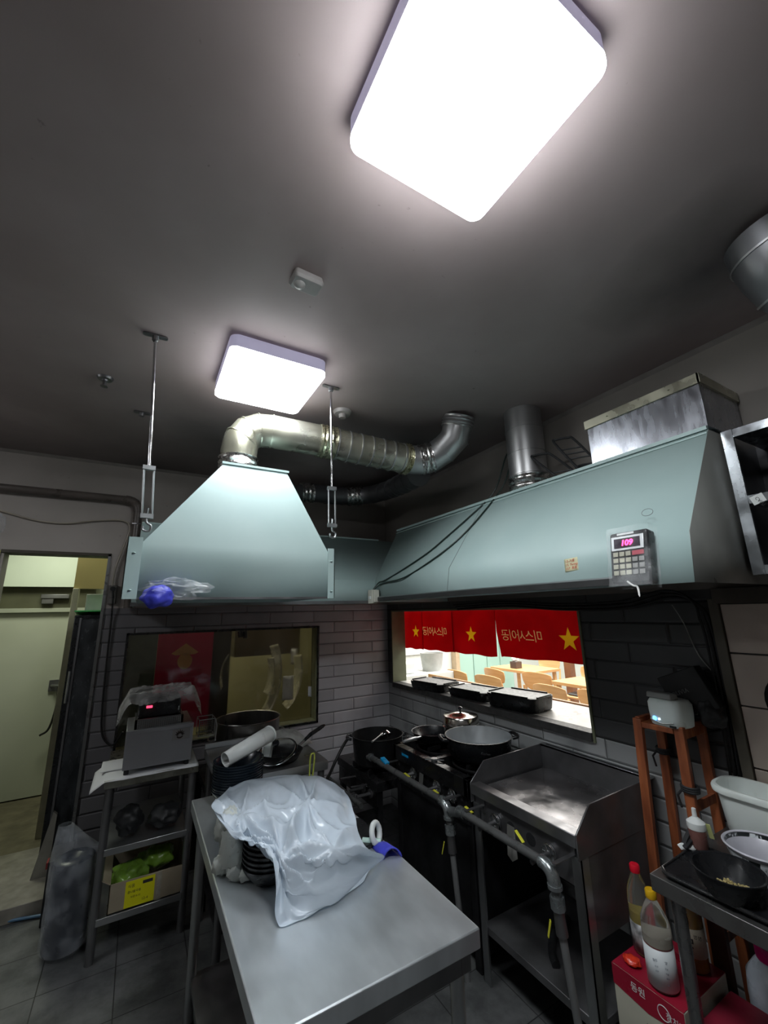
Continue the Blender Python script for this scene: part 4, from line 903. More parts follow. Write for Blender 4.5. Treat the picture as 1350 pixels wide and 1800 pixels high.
# fridge in the passage and its clutter
o = thing('upright_fridge', 'tall black glass-door fridge just beyond the doorway', 'fridge', (-.33, 3.9, .04))
fy0, fy1 = 3.66, 4.25
MB().box(-.395, -.206, fy0, fy1, .10, 1.62).build('fridge_body', BLACKP, o, bevel=.004)
MB().box(-.350, -.225, fy0-.012, fy0-.001, .18, 1.59).build('glass_door', pm('streaked_dark_glass', (.10, .11, .12), .22, .6, .75, 7, stretch=(2, 1, .9), bmp=.5, bscale=10), o, bevel=.002)
MB().box(-.362, -.350, fy0-.02, fy0, .15, 1.6).build('door_edge', STEEL_DARK, o)
MB().tube([(-.372, fy0-.03, 1.25), (-.372, fy0-.03, 1.05)], .008, 8).build('door_handle', STEEL, o)
o = thing('green_folder', 'bright green sheet lying on top of the black fridge', 'folder', (-.3, 3.85, 1.63))
MB(Matrix.Translation((-.315, 3.80, 1.626)) @ Matrix.Rotation(-.12, 4, 'X')).box(-.085, .10, -.15, .12, 0, .008).build('folder_sheet', pm('bright_green', (.10, .62, .16), .4), o)
o = thing('white_box', 'white box on the fridge behind the green sheet', 'box', (-.3, 4.05, 1.64))
MB().box(-.375, -.22, 4.0, 4.2, 1.625, 1.78).build('box_body', pm('grey_white_card', (.55, .57, .54), .5), o, bevel=.003)
m = MB(); m.prism([(-.415, 3.60, .07), (-.33, 3.60, .07), (-.325, 3.60, .40), (-.345, 3.60, .42)], (0, .03, 0))
tag(m.build('dustpan', pm('grimy_grey_plastic', (.30, .29, .25), .5, 0, .4, 9)), 'tall grimy grey dustpan leaning by the fridge beyond the doorway', 'dustpan')
tag(MB().tube([(-.60, 3.40, .012), (-.25, 3.30, .012)], .008, 10).tube([(-1.0, 3.52-.1, .012), (-.60, 3.40, .012)], .008, 10).build('hose', pm('blue_hose', (.10, .20, .32), .4)), 'blue grey hose lying on the floor along the threshold', 'hose')
o = thing('bottle_crate', 'dark crate with red corks between the fridge and the sack roll', 'crate', (-.27, 3.3, 0))
MB().box(-.30, -.20, 3.22, 3.42, 0, .30).build('crate_body', BLACKM, o, bevel=.004)
MB().box(-.31, -.299, 3.24, 3.30, .26, .29).build('red_tab', pm('dull_red', (.30, .04, .04), .5), o); MB().box(-.31, -.299, 3.34, 3.40, .12, .15).build('red_tab', MATS['dull_red'], o)
# poster piece at far left, corner of hanging bag
tag(MB(Matrix.Translation((-.862, 3.445, 1.93)) @ Matrix.Rotation(PI/2, 4, 'X')).box(-.06, .06, -.10, .10, 0, .003).build('notice_sheet', pm('yellow_green_sheet', (.62, .64, .20), .5, 0, .5, 24)), 'yellow printed sheet on the wall at the left edge beside the doorway', 'notice')
tag(blb((-.845, 3.40, 2.19), (.05, .04, .07), .5, 2, 50).build('clear_bag', MATS['cloudy_clear_film']), 'crumpled clear bag hanging on the wall at the left edge', 'plastic bag')
# ================================================================ GRIDDLE
o = thing('griddle', 'stainless gas griddle on legs in front of the tiled wall, right of the stove', 'griddle', (1.75, 1.455, 0))
gx0, gx1, gy0, gy1 = 1.47, 1.985, 1.165, 1.745
# rim with a dark cooking plate inside
m = MB(); m.box(gx0, gx0+.055, gy0+.007, gy1-.007, .735, .780); m.build('front_rim', STEEL_DARK, o, bevel=.003)
MB().box(gx0+.055, gx1, gy0+.02, gy1-.02, .745, .760).build('cooking_plate', pm('seasoned_griddle_plate', (.34, .33, .34), .22, .8, .88, 4.5, col2=(.035, .032, .030), bmp=.2, bscale=30, rvar=.12), o)
for y in (gy0, gy1-.006):
    MB().prism([(gx0, y, .70), (gx0, y, .782), (gx0+.095, y, .862), (gx1+.01, y, .870), (gx1+.01, y, .70)], (0, .006, 0)).build('side_guard', STEEL_DARK, o, bevel=.001)
MB().box(gx1, gx1+.006, gy0, gy1, .62, .870).build('back_guard', STEEL_DARK, o)
MB().box(gx1, 2.025, gy0, gy1, .862, .872).build('back_flue_top', STEEL, o, bevel=.001)
MB().beam((gx1+.018, gy0+.03, .8725), (gx1+.018, gy1-.03, .8725), .012, .002).build('flue_slot', BLACKM, o)
m = MB(); m.box(gx0+.11, gx0+.42, gy0+.022, gy0+.034, .760, .772); m.box(gx0+.08, gx0+.40, gy0+.055, gy0+.060, .760, .764); m.build('grease_rail', STEEL, o, bevel=.001)
MB().box(gx0+.02, gx0+.028, gy0+.01, gy1-.01, .600, .735).build('control_panel', STEEL_DARK, o)
m = MB()
for y in (1.512, 1.405): MB().tube([(gx0+.0195, y, .672), (gx0+.018, y, .672)], .024, 20).build('panel_hole', BLACKM, o)
MB().box(gx0+.02, gx1, gy0+.002, gy0+.008, .44, .70).build('right_side_panel', STEEL_DARK, o)
MB().box(gx0+.02, gx1, gy1-.008, gy1-.002, .60, .70).build('left_side_panel', STEEL_DARK, o)
for x in (gx0+.012, gx1-.05):
    for y, sg in ((gy0, 1), (gy1, -1)):
        m = MB(); a, b_ = sorted((y, y+sg*.042)); c_, d_ = sorted((y, y+sg*.004)); m.box(x, x+.004, a, b_, .0, .70); m.box(x, x+.042, c_, d_, 0, .70); m.build('leg', STEEL, o, smooth=0)
MB().box(gx0+.02, gx1-.01, gy0+.01, gy1-.01, .185, .215).build('under_shelf', pm('dull_shelf_steel', (.26, .26, .27), .45, .8, .4, 6), o, bevel=.002)
def valve_group(o, y, z, x=1.475, big=True):
    """round burner shutter disc with a spring clip and brass-ended valve pointing at the gas pipe"""
    v = MB()
    v.tube([(x+.012, y, z), (x+.008, y, z)], .030, 20); v.build('air_shutter', STEEL, o)
    v = MB(); v.tube([(x+.004, y+.030*math.cos(k*PI/10), z+.030*math.sin(k*PI/10)) for k in range(20)], .003, 6, closed=True)
    for k in range(3): a = k*PI/3; v.tube([(x+.004, y+.028*math.cos(a), z+.028*math.sin(a)), (x+.004, y-.028*math.cos(a), z-.028*math.sin(a))], .002, 5)
    v.build('shutter_ring', CHROME, o)
    MB().tube([(x+.005, y, z), (x-.05, y+.005, z-.004), (x-.085, y+.01, z-.012)], [.010, .008, .009], 10).build('valve_body', STEEL_DARK, o)
YEL = pm('yellow_valve_handle', (.68, .66, .05), .4)
def lever(o, p, d, L=.05):
    p = Vector(p); d = Vector(d).normalized(); MB().beam(p, p+d*L, .013, .004).build('valve_lever', YEL, o, bevel=.001)
for y in (1.60, 1.31): valve_group(o, y, .665)
lever(o, (1.40, 1.655, .70), (0, .9, .15)); lever(o, (1.40, 1.36, .70), (.1, .9, .55))
def bracket(o, y, z, x0=1.375, x1=1.49):
    m = MB(); m.beam((x0, y, z), (x1, y, z), .018, .004); m.box(x1-.006, x1-.002, y-.009, y+.009, z-.03, z+.045); m.build('pipe_bracket', STEEL_DARK, o)
bracket(o, 1.675, .705); bracket(o, 1.20, .705)
MB().prism([(1.455, 1.50, .70), (1.455, 1.46, .70), (1.44, 1.44, .60), (1.43, 1.46, .585), (1.43, 1.485, .60)], (.003, 0, 0)).build('hanging_plate', pm('pale_zinc', (.36, .36, .34), .4, .7), o)
# gas pipe of the griddle
GP = pm('grey_painted_pipe', (.15, .155, .155), .35, .3, .4, 8); EL = pm('galvanised_elbow', (.42, .46, .47), .3, .8, .35, 12)
def gaspipe(label, ya, yb, z, x, yd, zend, endx):
    t = thing('gas_pipe', label, 'gas pipe', (x, yb, z))
    MB().tube([(x, ya, z), (x, yb, z)], .0165, 16).build('horizontal_pipe', GP, t)
    MB().tube([(x, ya+.03, z), (x, ya-.01, z)], .023, 12).build('end_cap', EL, t)
    MB().tube(elbow((x, yb+.012, z), (x, yb-.040, z), (x, yb-.042, z-.055), 6), .0225, 16).build('elbow', EL, t)
    MB().tube([(x, yb-.042, z-.05), (x, yb-.042, z-.062)], .026, 16).build('elbow_collar', EL, t)
    MB().tube([(x, yb-.042, z-.06), (x+.002, yb-.044, z-.085)], .016, 14).build('nipple', GP, t)
    MB().tube([(x+.002, yb-.044, z-.085), (x+.003, yb-.045, z-.125)], .025, 8).build('union_nut', EL, t)
    MB().tube([(x+.003, yb-.045, z-.125), (x+.006, yb-.048, z-.20)], [.018, .021], 14).build('ball_valve', STEEL_DARK, t)
    MB().beam((x-.026, yb-.030, z-.155), (x-.036, yb-.022, z-.205), .012, .004).build('valve_lever', YEL, t, bevel=.001)
    MB().tube([(x+.006, yb-.048, z-.20), (endx, yb-.07, zend)], .0135, 14).build('down_pipe', pm('pale_grey_pipe', (.26, .265, .27), .4, .3, .2), t)
    return t
gaspipe('grey gas pipe in front of the griddle, with elbow and yellow valve lever', 1.705, 1.255, .685, 1.385, 0, .0, 1.43)
t = gaspipe('grey gas pipe in front of the black stove, with elbow and yellow valve lever', 2.60, 1.855, .685, 1.385, 0, .0, 1.42)
MB().tube([(1.385, 1.815, .655), (1.385, 1.70, .685)], .020, 12).build('connector', EL, t)

# ================================================================ BLACK GAS STOVE
o = thing('gas_stove', 'black two-burner gas range between the corner and the griddle', 'stove', (1.74, 2.12, 0))
vx0, vx1, vy0, vy1 = 1.47, 2.0, 1.765, 2.46
DK = pm('greasy_black_steel', (.05, .05, .052), .28, .7, .5, 6, bmp=.2, bscale=30)
m = MB(); m.box(vx0, vx0+.05, vy0, vy1, .705, .785); m.box(vx1-.04, vx1, vy0, vy1, .70, .785); m.box(vx0, vx1, vy0, vy0+.03, .705, .785); m.box(vx0, vx1, vy1-.03, vy1, .705, .785); m.box(vx0+.04, vx1-.03, 2.09, 2.13, .72, .782)
m.build('top_frame', DK, o, bevel=.003)
MB().box(vx0+.03, vx1-.02, vy0+.02, vy1-.02, .690, .705).build('drip_pan', BLACKI, o)
MB().box(vx0+.015, vx0+.022, vy0+.01, vy1-.01, .58, .705).build('front_panel', DK, o)
MB().box(vx0+.03, vx0+.036, vy0+.03, vy1-.03, .06, .58).build('lower_panel', STEEL_BLACK, o)
MB().box(vx0+.03, vx1, vy0, vy0+.006, .06, .705).build('side_panel', STEEL_BLACK, o); MB().box(vx0+.03, vx1, vy1-.006, vy1, .06, .705).build('side_panel', STEEL_BLACK, o)
for x in (vx0+.02, vx1-.045):
    for y in (vy0+.002, vy1-.042): MB().box(x, x+.04, y, y+.04, 0, .70).build('leg', STEEL_BLACK, o, bevel=.002)
for cy in (1.94, 2.29):
    m = MB()
    for k in range(6):
        a = k*PI/3+.3; d_ = Vector((math.cos(a), math.sin(a), 0)); c_ = Vector((1.745, cy, 0))
        m.beam(c_+d_*.05+Vector((0, 0, .775)), c_+d_*.17+Vector((0, 0, .785)), .012, .02); m.beam(c_+d_*.165+Vector((0, 0, .705)), c_+d_*.165+Vector((0, 0, .79)), .012, .012, (1, 0, 0))
    m.tube([(1.745+.17*math.cos(i*PI/16), cy+.17*math.sin(i*PI/16), .768) for i in range(32)], .007, 6, closed=True)
    g = m.build('pan_support', BLACKI, o)
    MB().lathe([(0, .03), (.04, .03), (.055, .022), (.06, 0), (0, 0)], (1.745, cy, .706), 24).build('burner', BLACKI, o)
for y in (2.26, 2.03, 1.90): valve_group(o, y, .672)
lever(o, (1.39, 2.16, .70), (0, 1, .1)); lever(o, (1.40, 1.95, .70), (0, -1, -.1), .04)
MB().prism([(1.455, 2.155, .71), (1.455, 2.12, .71), (1.445, 2.12, .64), (1.445, 2.155, .64)], (.003, 0, 0)).build('hanging_plate', MATS['pale_zinc'], o)
bracket(o, 1.83, .70); bracket(o, 2.42, .70)
m = MB(); m.beam((1.39, 2.465, .715), (1.39, 2.40, .70), .03, .014); m.build('blue_valve_tag', pm('cyan_plastic', (.01, .36, .72), .35), o, bevel=.003)
MB().box(1.4685, 1.4698, 2.29, 2.36, .745, .757).build('blue_label', MATS['cyan_plastic'], o)
# low range in the corner
o = thing('low_range', 'low black stock pot range in the corner beyond the stove', 'range', (1.7, 2.8, 0))
m = MB(); m.box(1.36, 1.98, 2.49, 3.08, .52, .575); m.build('top_plate', DK, o, bevel=.003)
for x in (1.38, 1.94):
    for y in (2.51, 3.04): MB().box(x, x+.035, y, y+.035, 0, .52).build('leg', STEEL_BLACK, o)
MB().box(1.37, 1.376, 2.50, 3.07, .42, .52).build('front_panel', DK, o)
MB().tube([(1.26, 2.50, .47), (1.26, 3.02, .47)], .015, 12).build('gas_rail', GP, o)
for y in (2.58, 2.68): 
    MB().tube([(1.27, y, .49), (1.375, y, .49)], .010, 8).build('valve_body', STEEL_DARK, o)
    MB().tube([(1.37, y, .49), (1.36, y, .49)], .026, 18).build('air_shutter', STEEL_DARK, o)
for y in (2.62, 2.78): MB().beam((1.25, y, .535), (1.37, y, .53), .014, .005).build('pipe_bracket', STEEL_DARK, o)
m = MB()
for k in range(5):
    a = k*2*PI/5; c_ = Vector((1.52, 2.72, 0)); d_ = Vector((math.cos(a), math.sin(a), 0)); m.beam(c_+d_*.05+Vector((0, 0, .592)), c_+d_*.19+Vector((0, 0, .592)), .014, .03)
m.build('pan_support', BLACKI, o)
# pots
def wok_pot(name, label, c, r, hh, outer, inner, handles=PI/2, hd=None):
    t = thing(name, label, 'pot', c)
    MB().lathe([(0, 0), (r*.80, 0), (r*.90, .015), (r*.985, hh*.9), (r, hh)], c, 52).lathe([(r, hh), (r+.004, hh+.002), (r+.004, hh+.004), (r-.002, hh+.004)], c, 52).build('pot_body', outer, t)
    MB().lathe([(r-.002, hh+.004), (r*.975, hh*.9), (r*.88, .018), (r*.78, .006), (0, .006)], c, 52).build('pot_lining', inner, t)
    for sg in (-1, 1):
        d_ = Vector((math.cos(handles), math.sin(handles), 0))*sg; n_ = Vector((-d_.y, d_.x, 0)); s = Vector(c)+d_*r+Vector((0, 0, hh*.88))
        MB().tube(smoothpath([s-n_*.04, s-n_*.04+d_*.03+Vector((0, 0, .008)), s+n_*.04+d_*.03+Vector((0, 0, .008)), s+n_*.04], 5), .009, 10).build('handle', hd or BLACKP, t)
    return t
SIL = pm('dull_aluminium', (.46, .49, .51), .38, .6, .15, 9)
t = wok_pot('wide_pot', 'wide black pot with silver grey inside on the stove beside the griddle', (1.74, 1.965, .796), .185, .105, BLACKP, SIL, handles=-.45)
text('Kitchen', 'script_mark', STEEL_DARK, t, (1.628, 1.829, .855), (.58, -.81, 0), (0, 0, 1), .016, .0003, shear=.3)
t = wok_pot('wide_pot', 'deep black pot with a ladle in the corner of the kitchen', (1.50, 2.72, .608), .175, .17, BLACKI, BLACKI, handles=2.6)
pan('frying_pan', 'black frying pan with silver handle on the back left of the stove', 1.70, 2.36, .796, .128, .05, 3.55, BLACKP, hl=.19, hz=.02, hmat=SIL)
o = thing('ladle', 'steel ladle resting in the deep black pot in the corner', 'ladle', (1.50, 2.70, .78))
MB(Matrix.Translation((1.545, 2.70, .775)) @ Matrix.Rotation(2.5, 4, 'X')).lathe([(0, 0), (.03, .008), (.045, .03), (.047, .036)], (0, 0, -.02), 24).build('ladle_bowl', CHROME, o, solid=.0015)
MB().tube([(1.52, 2.68, .79), (1.40, 2.56, .80), (1.35, 2.52, .80)], [.004, .004, .006], 8).build('ladle_handle', STEEL, o)
o = thing('lidded_pot', 'shiny steel pot with domed lid and black knob behind the wide pot', 'pot', (1.885, 2.17, .796))
c = (1.875, 2.275, .796)
BS = pm('shiny_pot_steel', (.66, .64, .60), .16, 1, .15, 5)
MB().lathe([(0, 0), (.108, 0), (.116, .008), (.116, .070), (.120, .073)], c, 44).build('pot_body', BS, o)
MB().lathe([(.121, .073), (.121, .078), (.115, .080), (.115, .128), (.108, .137), (.06, .146), (.056, .149), (.02, .155), (0, .156)], c, 44).build('pot_lid', BS, o)
MB().lathe([(.007, .155), (.007, .165), (.016, .172), (.016, .180), (.008, .187), (0, .188)], c, 18).build('lid_knob', BLACKP, o)
for sg in (-1, 1): MB().tube(smoothpath([(c[0]-.03, c[1]+sg*.114, .86), (c[0]-.03, c[1]+sg*.150, .862), (c[0]+.03, c[1]+sg*.150, .862), (c[0]+.03, c[1]+sg*.114, .86)], 4), .006, 8).build('handle', BLACKP, o)
# black rubber hose beside the corner pot
tag(MB().tube(smoothpath([(1.335, 2.83, .76), (1.29, 2.84, .70), (1.20, 2.80, .60), (1.10, 2.70, .52), (1.06, 2.6, .40)]), .010, 10).build('gas_hose', RUBBER), 'black gas hose hanging beside the deep pot in the corner', 'hose')
tag(MB().tube([(1.46, 2.10, .792), (1.53, 2.02, .795)], .004, 8).lathe([(0, 0), (.018, 0), (.018, .012), (0, .012)], (1.50, 2.07, .786), 12).build('burner_tongs', STEEL), 'small steel part lying on the front edge of the stove', 'utensil')
tag(MB().tube(smoothpath([(1.56, 1.40, .225), (1.60, 1.45, .23), (1.68, 1.50, .235), (1.8, 1.52, .24)]), .016, 10).build('dark_cloth_roll', BLACKM), 'dark roll lying on the lower shelf of the griddle', 'roll')

# ================================================================ HATCH: TRAYS, BANNER
def tray(label, cx, cy, rz, hh=.058):
    M = Matrix.Translation((cx, cy, .9855)) @ Matrix.Rotation(rz, 4, 'Z'); t = thing('serving_tray', label, 'tray', (cx, cy, .986), group='black trays on the hatch sill')
    w_, l_ = .120, .182
    MB(M).rsolid(-w_, w_, -l_, l_, [(.0, .016), (.010, .008), (hh-.01, .0), (hh, .0)], .05, 6).build('tray_body', BLACKP, t, bevel=.001)
    MB(M).rsolid(-w_+.012, w_-.012, -l_+.012, l_-.012, [(hh-.0005, 0), (hh+.0008, .0)], .04, 6).build('tray_floor', pm('worn_dark_grey', (.10, .10, .11), .42, 0, .3, 20), t)
    m = MB(M); 
    for sx in (-1, 1): m.rsolid(sx*(w_-.008)-.006, sx*(w_-.008)+.006, -l_+.05, l_-.05, [(hh, 0), (hh+.008, .001)], .004, 2)
    for sy in (-1, 1): m.rsolid(-w_+.04, w_-.04, sy*(l_-.008)-.006, sy*(l_-.008)+.006, [(hh, 0), (hh+.008, .001)], .004, 2)
    m.build('raised_rim', BLACKP, t)
tray('black tray at the left end of the hatch sill', 2.11, 2.86, .16, .060)
tray('black tray in the middle of the hatch sill, between the other two', 2.155, 2.43, .13, .058)
tray('black tray nearest the griddle, at the right of the hatch sill', 2.155, 2.02, .16, .085)
o = thing('serving_counter', 'white serving counter along the outside of the hatch', 'counter', (2.35, 2.3, 0))
MB().box(2.086, 2.50, 1.44, 3.35, .950, .985).build('counter_top', pm('white_counter', (.80, .80, .78), .35), o)
MB().box(2.51, 2.535, 1.2, 3.5, .96, .992).build('wood_edge', WOODL, o)
MB().box(2.16, 2.50, 1.2, 3.5, 0, .949).build('counter_front', MATS['white_counter'], o)
RED = cloth_mat('red_banner_cloth', (.62, .014, .03)); STAR = cloth_mat('yellow_print', (.85, .62, .07)); TXT = cloth_mat('pale_gold_print', (.88, .66, .42))
o = thing('fabric_banner', 'red banner with yellow stars and mirrored lettering hanging in the serving hatch', 'banner', (2.18, 2.4, 1.6))
def starpts(cx, cy, R, rot=0): return [(cx+(R if i % 2 == 0 else R*.40)*math.cos(PI/2+rot+i*PI/5), cy+(R if i % 2 == 0 else R*.40)*math.sin(PI/2+rot+i*PI/5)) for i in range(10)]
def star_pts(cx, cy, R): return [(cx+(R if i % 2 == 0 else R*.40)*math.cos(PI/2+i*PI/5), cy+(R if i % 2 == 0 else R*.40)*math.sin(PI/2+i*PI/5)) for i in range(10)]
def curve_mesh(polys, body=None, tx=0, ty=0, size=.08, ext=.0004, only=None):
    """flat filled 2D curve: polygons plus (optionally) the outlines of a text; overlaps become holes"""
    cu = bpy.data.curves.new('c', 'CURVE'); cu.dimensions = '2D'; cu.fill_mode = 'BOTH'; cu.extrude = ext; cu.resolution_u = 3
    for P_ in polys:
        sp = cu.splines.new('POLY'); sp.points.add(len(P_)-1); sp.use_cyclic_u = True
        for q_, (a, b_) in zip(sp.points, P_): q_.co = (a, b_, 0, 1)
    if body:
        tc_ = bpy.data.curves.new('t', 'FONT'); tc_.body = body; tc_.size = size; tc_.space_character = .88; tc_.shear = .12; tc_.offset = .0012
        to = bpy.data.objects.new('t', tc_); C.objects.link(to); dg = bpy.context.evaluated_depsgraph_get()
        src = to.evaluated_get(dg).to_curve(dg)
        for s0 in src.splines:
            sp = cu.splines.new('BEZIER'); sp.bezier_points.add(len(s0.bezier_points)-1); sp.use_cyclic_u = True
            for q_, b0 in zip(sp.bezier_points, s0.bezier_points):
                q_.handle_left_type = q_.handle_right_type = 'FREE'
                for at_ in ('co', 'handle_left', 'handle_right'):
                    v_ = getattr(b0, at_); setattr(q_, at_, (v_[0]+tx, v_[1]+ty, 0))
        to.evaluated_get(dg).to_curve_clear(); bpy.data.objects.remove(to)
    co = bpy.data.objects.new('c', cu); C.objects.link(co); dg = bpy.context.evaluated_depsgraph_get()
    me = bpy.data.meshes.new_from_object(co.evaluated_get(dg)); bpy.data.objects.remove(co); return me
def hang(me, name, mat, parent, px, yz=True):
    me.transform(worldmat(parent).inverted() @ Matrix(((0, 0, 1, px), (1, 0, 0, 0), (0, 1, 0, 0), (0, 0, 0, 1))))
    me.materials.clear(); me.materials.append(mat); ob = bpy.data.objects.new(name, me); C.objects.link(ob); ob.parent = parent; return ob
panels = [(3.40, 3.08, 2.172, 3.19, .058, None), (3.09, 2.66, 2.178, None, 0, 2.745), (2.67, 2.185, 2.168, 2.45, .062, None), (2.195, 1.47, 2.176, 1.62, .072, 1.80)]
for i, (ya_, yb_, px_, sy_, sr_, ty_) in enumerate(panels):
    zb_ = 1.266+.004*i; n_ = 14
    low = [(yb_+(ya_-yb_)*k/n_-(.03 if (i == 3 and k == n_) else 0)+(.012 if (i == 2 and k == 0) else 0), zb_+.004*math.sin(k*.9+i)+(.012*(1-k/n_) if i == 3 else 0)) for k in range(n_+1)]
    rect = low+[(ya_, 1.45), (ya_, 1.60), (yb_, 1.60)]
    st = [star_pts(sy_, 1.415, sr_)] if sy_ else []
    pn = hang(curve_mesh([rect]+st, '미스사이공' if ty_ else None, ty_ or 0, 1.395, .080), 'cloth_panel', RED, o, px_)
    if sy_: hang(curve_mesh(st), 'star', STAR, pn, px_)
    if ty_: hang(curve_mesh([], '미스사이공', ty_, 1.395, .080), 'lettering', TXT, pn, px_)
# ================================================================ DINING ROOM FURNITURE
def chair_proto():
    t = thing('dining_chair', 'x', 'chair', (0, 0, 0), 0, 'light wooden dining chairs beyond the hatch')
    # faces -x (its back is toward +x in local space)
    MB().rsolid(-.21, .20, -.21, .21, [(.43, .01), (.44, 0), (.455, .0), (.462, .01)], .05).build('seat', WOODL, t)
    MB().rsolid(-.19, .16, -.19, .19, [(.462, .004), (.48, 0), (.487, .012)], .05).build('seat_pad', BLACKP, t)
    def bf(u, v):
        y = (-.215+.43*u)*(.86+.14*math.sin(PI*min(1, v*.62+.2))); z = .60+.20*v+.022*math.cos((u-.5)*PI)*(v-.3)-.02*v*(abs(u-.5)*2)**4
        z = z+(1-v)*.05*(abs(u-.5)*2)**2.5
        return (.235-.055*(abs(u-.5)*2)**2+.02*v, y*(1-.08*(1-v)*1), z)
    MB().grid(bf, 24, 12).build('backrest', WOODL, t, solid=.016, bevel=.003)
    for sy in (-1, 1):
        MB().tube([(.17, sy*.185, 0), (.19, sy*.18, .44), (.225, sy*.175, .64)], [.014, .017, .013], 10).build('leg', WOODL, t)
        MB().tube([(-.19, sy*.195, 0), (-.18, sy*.18, .44)], [.013, .018], 10).build('leg', WOODL, t)
    return t
cp = chair_proto()
spots = [(3.98, 4.62, PI-.0, 'wooden chair nearest the glass partition, first from the left beyond the hatch'),
 (3.98, 4.05, PI+.1, 'wooden chair second from the left beyond the hatch, overlapping another'),
 (4.47, 4.40, PI-.1, 'wooden chair half hidden behind the second one beyond the hatch'),
 (4.62, 3.86, PI+.15, 'wooden chair at the end of the table with the napkin box'),
 (5.70, 4.82, 0, 'tall looking wooden chair in front of the green wall picture'),
 (5.22, 3.70, 0, 'wooden chair on the far side of the nearer table'),
 (4.02, 3.16, PI, 'wooden chair with a broad backrest close to the hatch, lower right'),
 (4.12, 2.69, PI, 'wooden chair cut off by the right edge of the hatch')]
for i, (x, y, a, lb) in enumerate(spots):
    c_ = cp if i == 0 else dup(cp); c_.location = (x, y, 0); c_.rotation_euler = (0, 0, a); c_['label'] = lb
def tbl(label, x0, x1, y0, y1):
    t = thing('dining_table', label, 'table', ((x0+x1)/2, (y0+y1)/2, 0))
    MB().rsolid(x0, x1, y0, y1, [(.70, 0), (.735, 0)], .02).build('table_top', WOODL, t, bevel=.002)
    for x in (x0+.06, x1-.06):
        for y in (y0+.06, y1-.06): MB().box(x-.02, x+.02, y-.02, y+.02, 0, .70).build('leg', WOODL, t)
    return t
tbl('wooden dining table with the napkin box, beyond the left chairs', 4.76, 5.36, 4.20, 5.0)
tbl('wooden dining table in front of the far chair, seen through the right of the hatch', 4.40, 4.95, 2.90, 3.60)
o = thing('napkin_box', 'dark napkin box with white tissue on the dining table beyond the hatch', 'napkin box', (4.85, 4.62, .736))
MB().box(4.86, 4.98, 4.56, 4.68, .736, .83).build('box_body', pm('dark_brown_box', (.09, .06, .05), .4), o, bevel=.003)
blb((4.92, 4.62, .86), (.05, .05, .04), .5, 2, 3).build('tissue', WHITEP, o)
# white board with red lettering, poster, post, glass partition, picture, blinds
o = thing('shop_sign', 'white wall sign with big red lettering at the left end beyond the hatch', 'sign', (4.1, 6.27, 1.3))
MB().box(3.4, 4.55, 6.26, 6.29, .85, 2.1).build('sign_board', pm('white_sign', (.78, .80, .78), .5), o)
RL = pm('red_lettering', (.60, .02, .05), .5)
text('사이공', 'red_letters', RL, o, (3.52, 6.255, 1.33), (1, 0, 0), (0, 0, 1), .30, .003, bold=.012)
o = thing('notice_poster', 'white notice with a red bottom border on the wall beyond the hatch', 'poster', (4.7, 6.26, 1.4))
MB().box(4.42, 4.92, 6.25, 6.26, 1.26, 1.75).build('poster_sheet', WHITEP, o)
MB().box(4.42, 4.92, 6.245, 6.249, 1.26, 1.32).build('red_border', RL, o)
m = MB()
for k in range(5): m.box(4.46, 4.86-.05*(k % 2), 6.246, 6.249, 1.37+.045*k, 1.385+.045*k)
m.build('printed_lines', pm('grey_print', (.4, .4, .42), .5), o)
struct(MB().box(5.05, 5.14, 6.16, 6.29, 0, 2.6).build('trim_12', pm('pale_wood_post', (.55, .42, .28), .5), bevel=.003))
m, nt, b = nm('green_tinted_glass'); b.inputs['Base Color'].default_value = (.62, .88, .78, 1); b.inputs['Transmission Weight'].default_value = .5; b.inputs['Roughness'].default_value = .15
gpn = thing('glass_partition', 'pale green glass partition beyond the first chairs', 'partition', (5.7, 6.2, 0))
for k in range(4): MB().box(5.16+k*.34, 5.48+k*.34, 6.19, 6.205, .1, 2.0).build('glass_panel', m, gpn)
MB().box(5.15, 6.52, 6.18, 6.215, .04, .10).build('bottom_rail', STEEL, gpn)
o = thing('green_wall_picture', 'bright green leafy picture on the wall beyond the hatch', 'picture', (6.85, 6.25, 1))
MB().box(6.55, 7.25, 6.24, 6.26, .7, 1.35).build('picture_panel', pm('leafy_green_print', (.42, .85, .16), .5, 0, .5, 7, col2=(.12, .42, .05)), o)
o = thing('window_blind', 'white slatted blind at the right edge beyond the hatch', 'blind', (7.55, 4.5, 1))
m = MB()
for k in range(22): m.prism([(7.55, 3.0, .55+k*.05), (7.52, 3.0, .575+k*.05), (7.52, 3.0, .58+k*.05), (7.55, 3.0, .555+k*.05)], (0, 2.6, 0))
m.build('slats', pm('grey_white_slats', (.55, .58, .62), .5), o)
o = thing('brown_post', 'brown wooden post between the far chairs beyond the hatch', 'post', (6.2, 4.75, 0)); MB().box(6.15, 6.27, 4.62, 4.74, 0, 2.58).build('post_body', pm('brown_wood', (.22, .09, .04), .5), o, bevel=.003)
o = thing('waste_bin', 'white round-cornered bin on the white cabinet at the left beyond the hatch', 'bin', (3.3, 4.45, .8))
MB().lathe([(0, 0), (.13, 0), (.16, .22), (.165, .23), (.155, .225), (.125, .01), (0, .01)], (3.55, 4.85, .80), 32).build('bin_body', pm('grey_white_bin', (.55, .56, .55), .5), o)
o = thing('white_cabinet', 'white low cabinet at the left end beyond the hatch', 'cabinet', (3.3, 4.9, 0))
MB().box(2.65, 3.72, 4.60, 5.2, 0, .799).build('cabinet_body', WHITEP, o, bevel=.004)
MB().box(2.7, 3.2, 4.75, 5.15, .80, .93).build('top_box', WHITEP, o, bevel=.01)
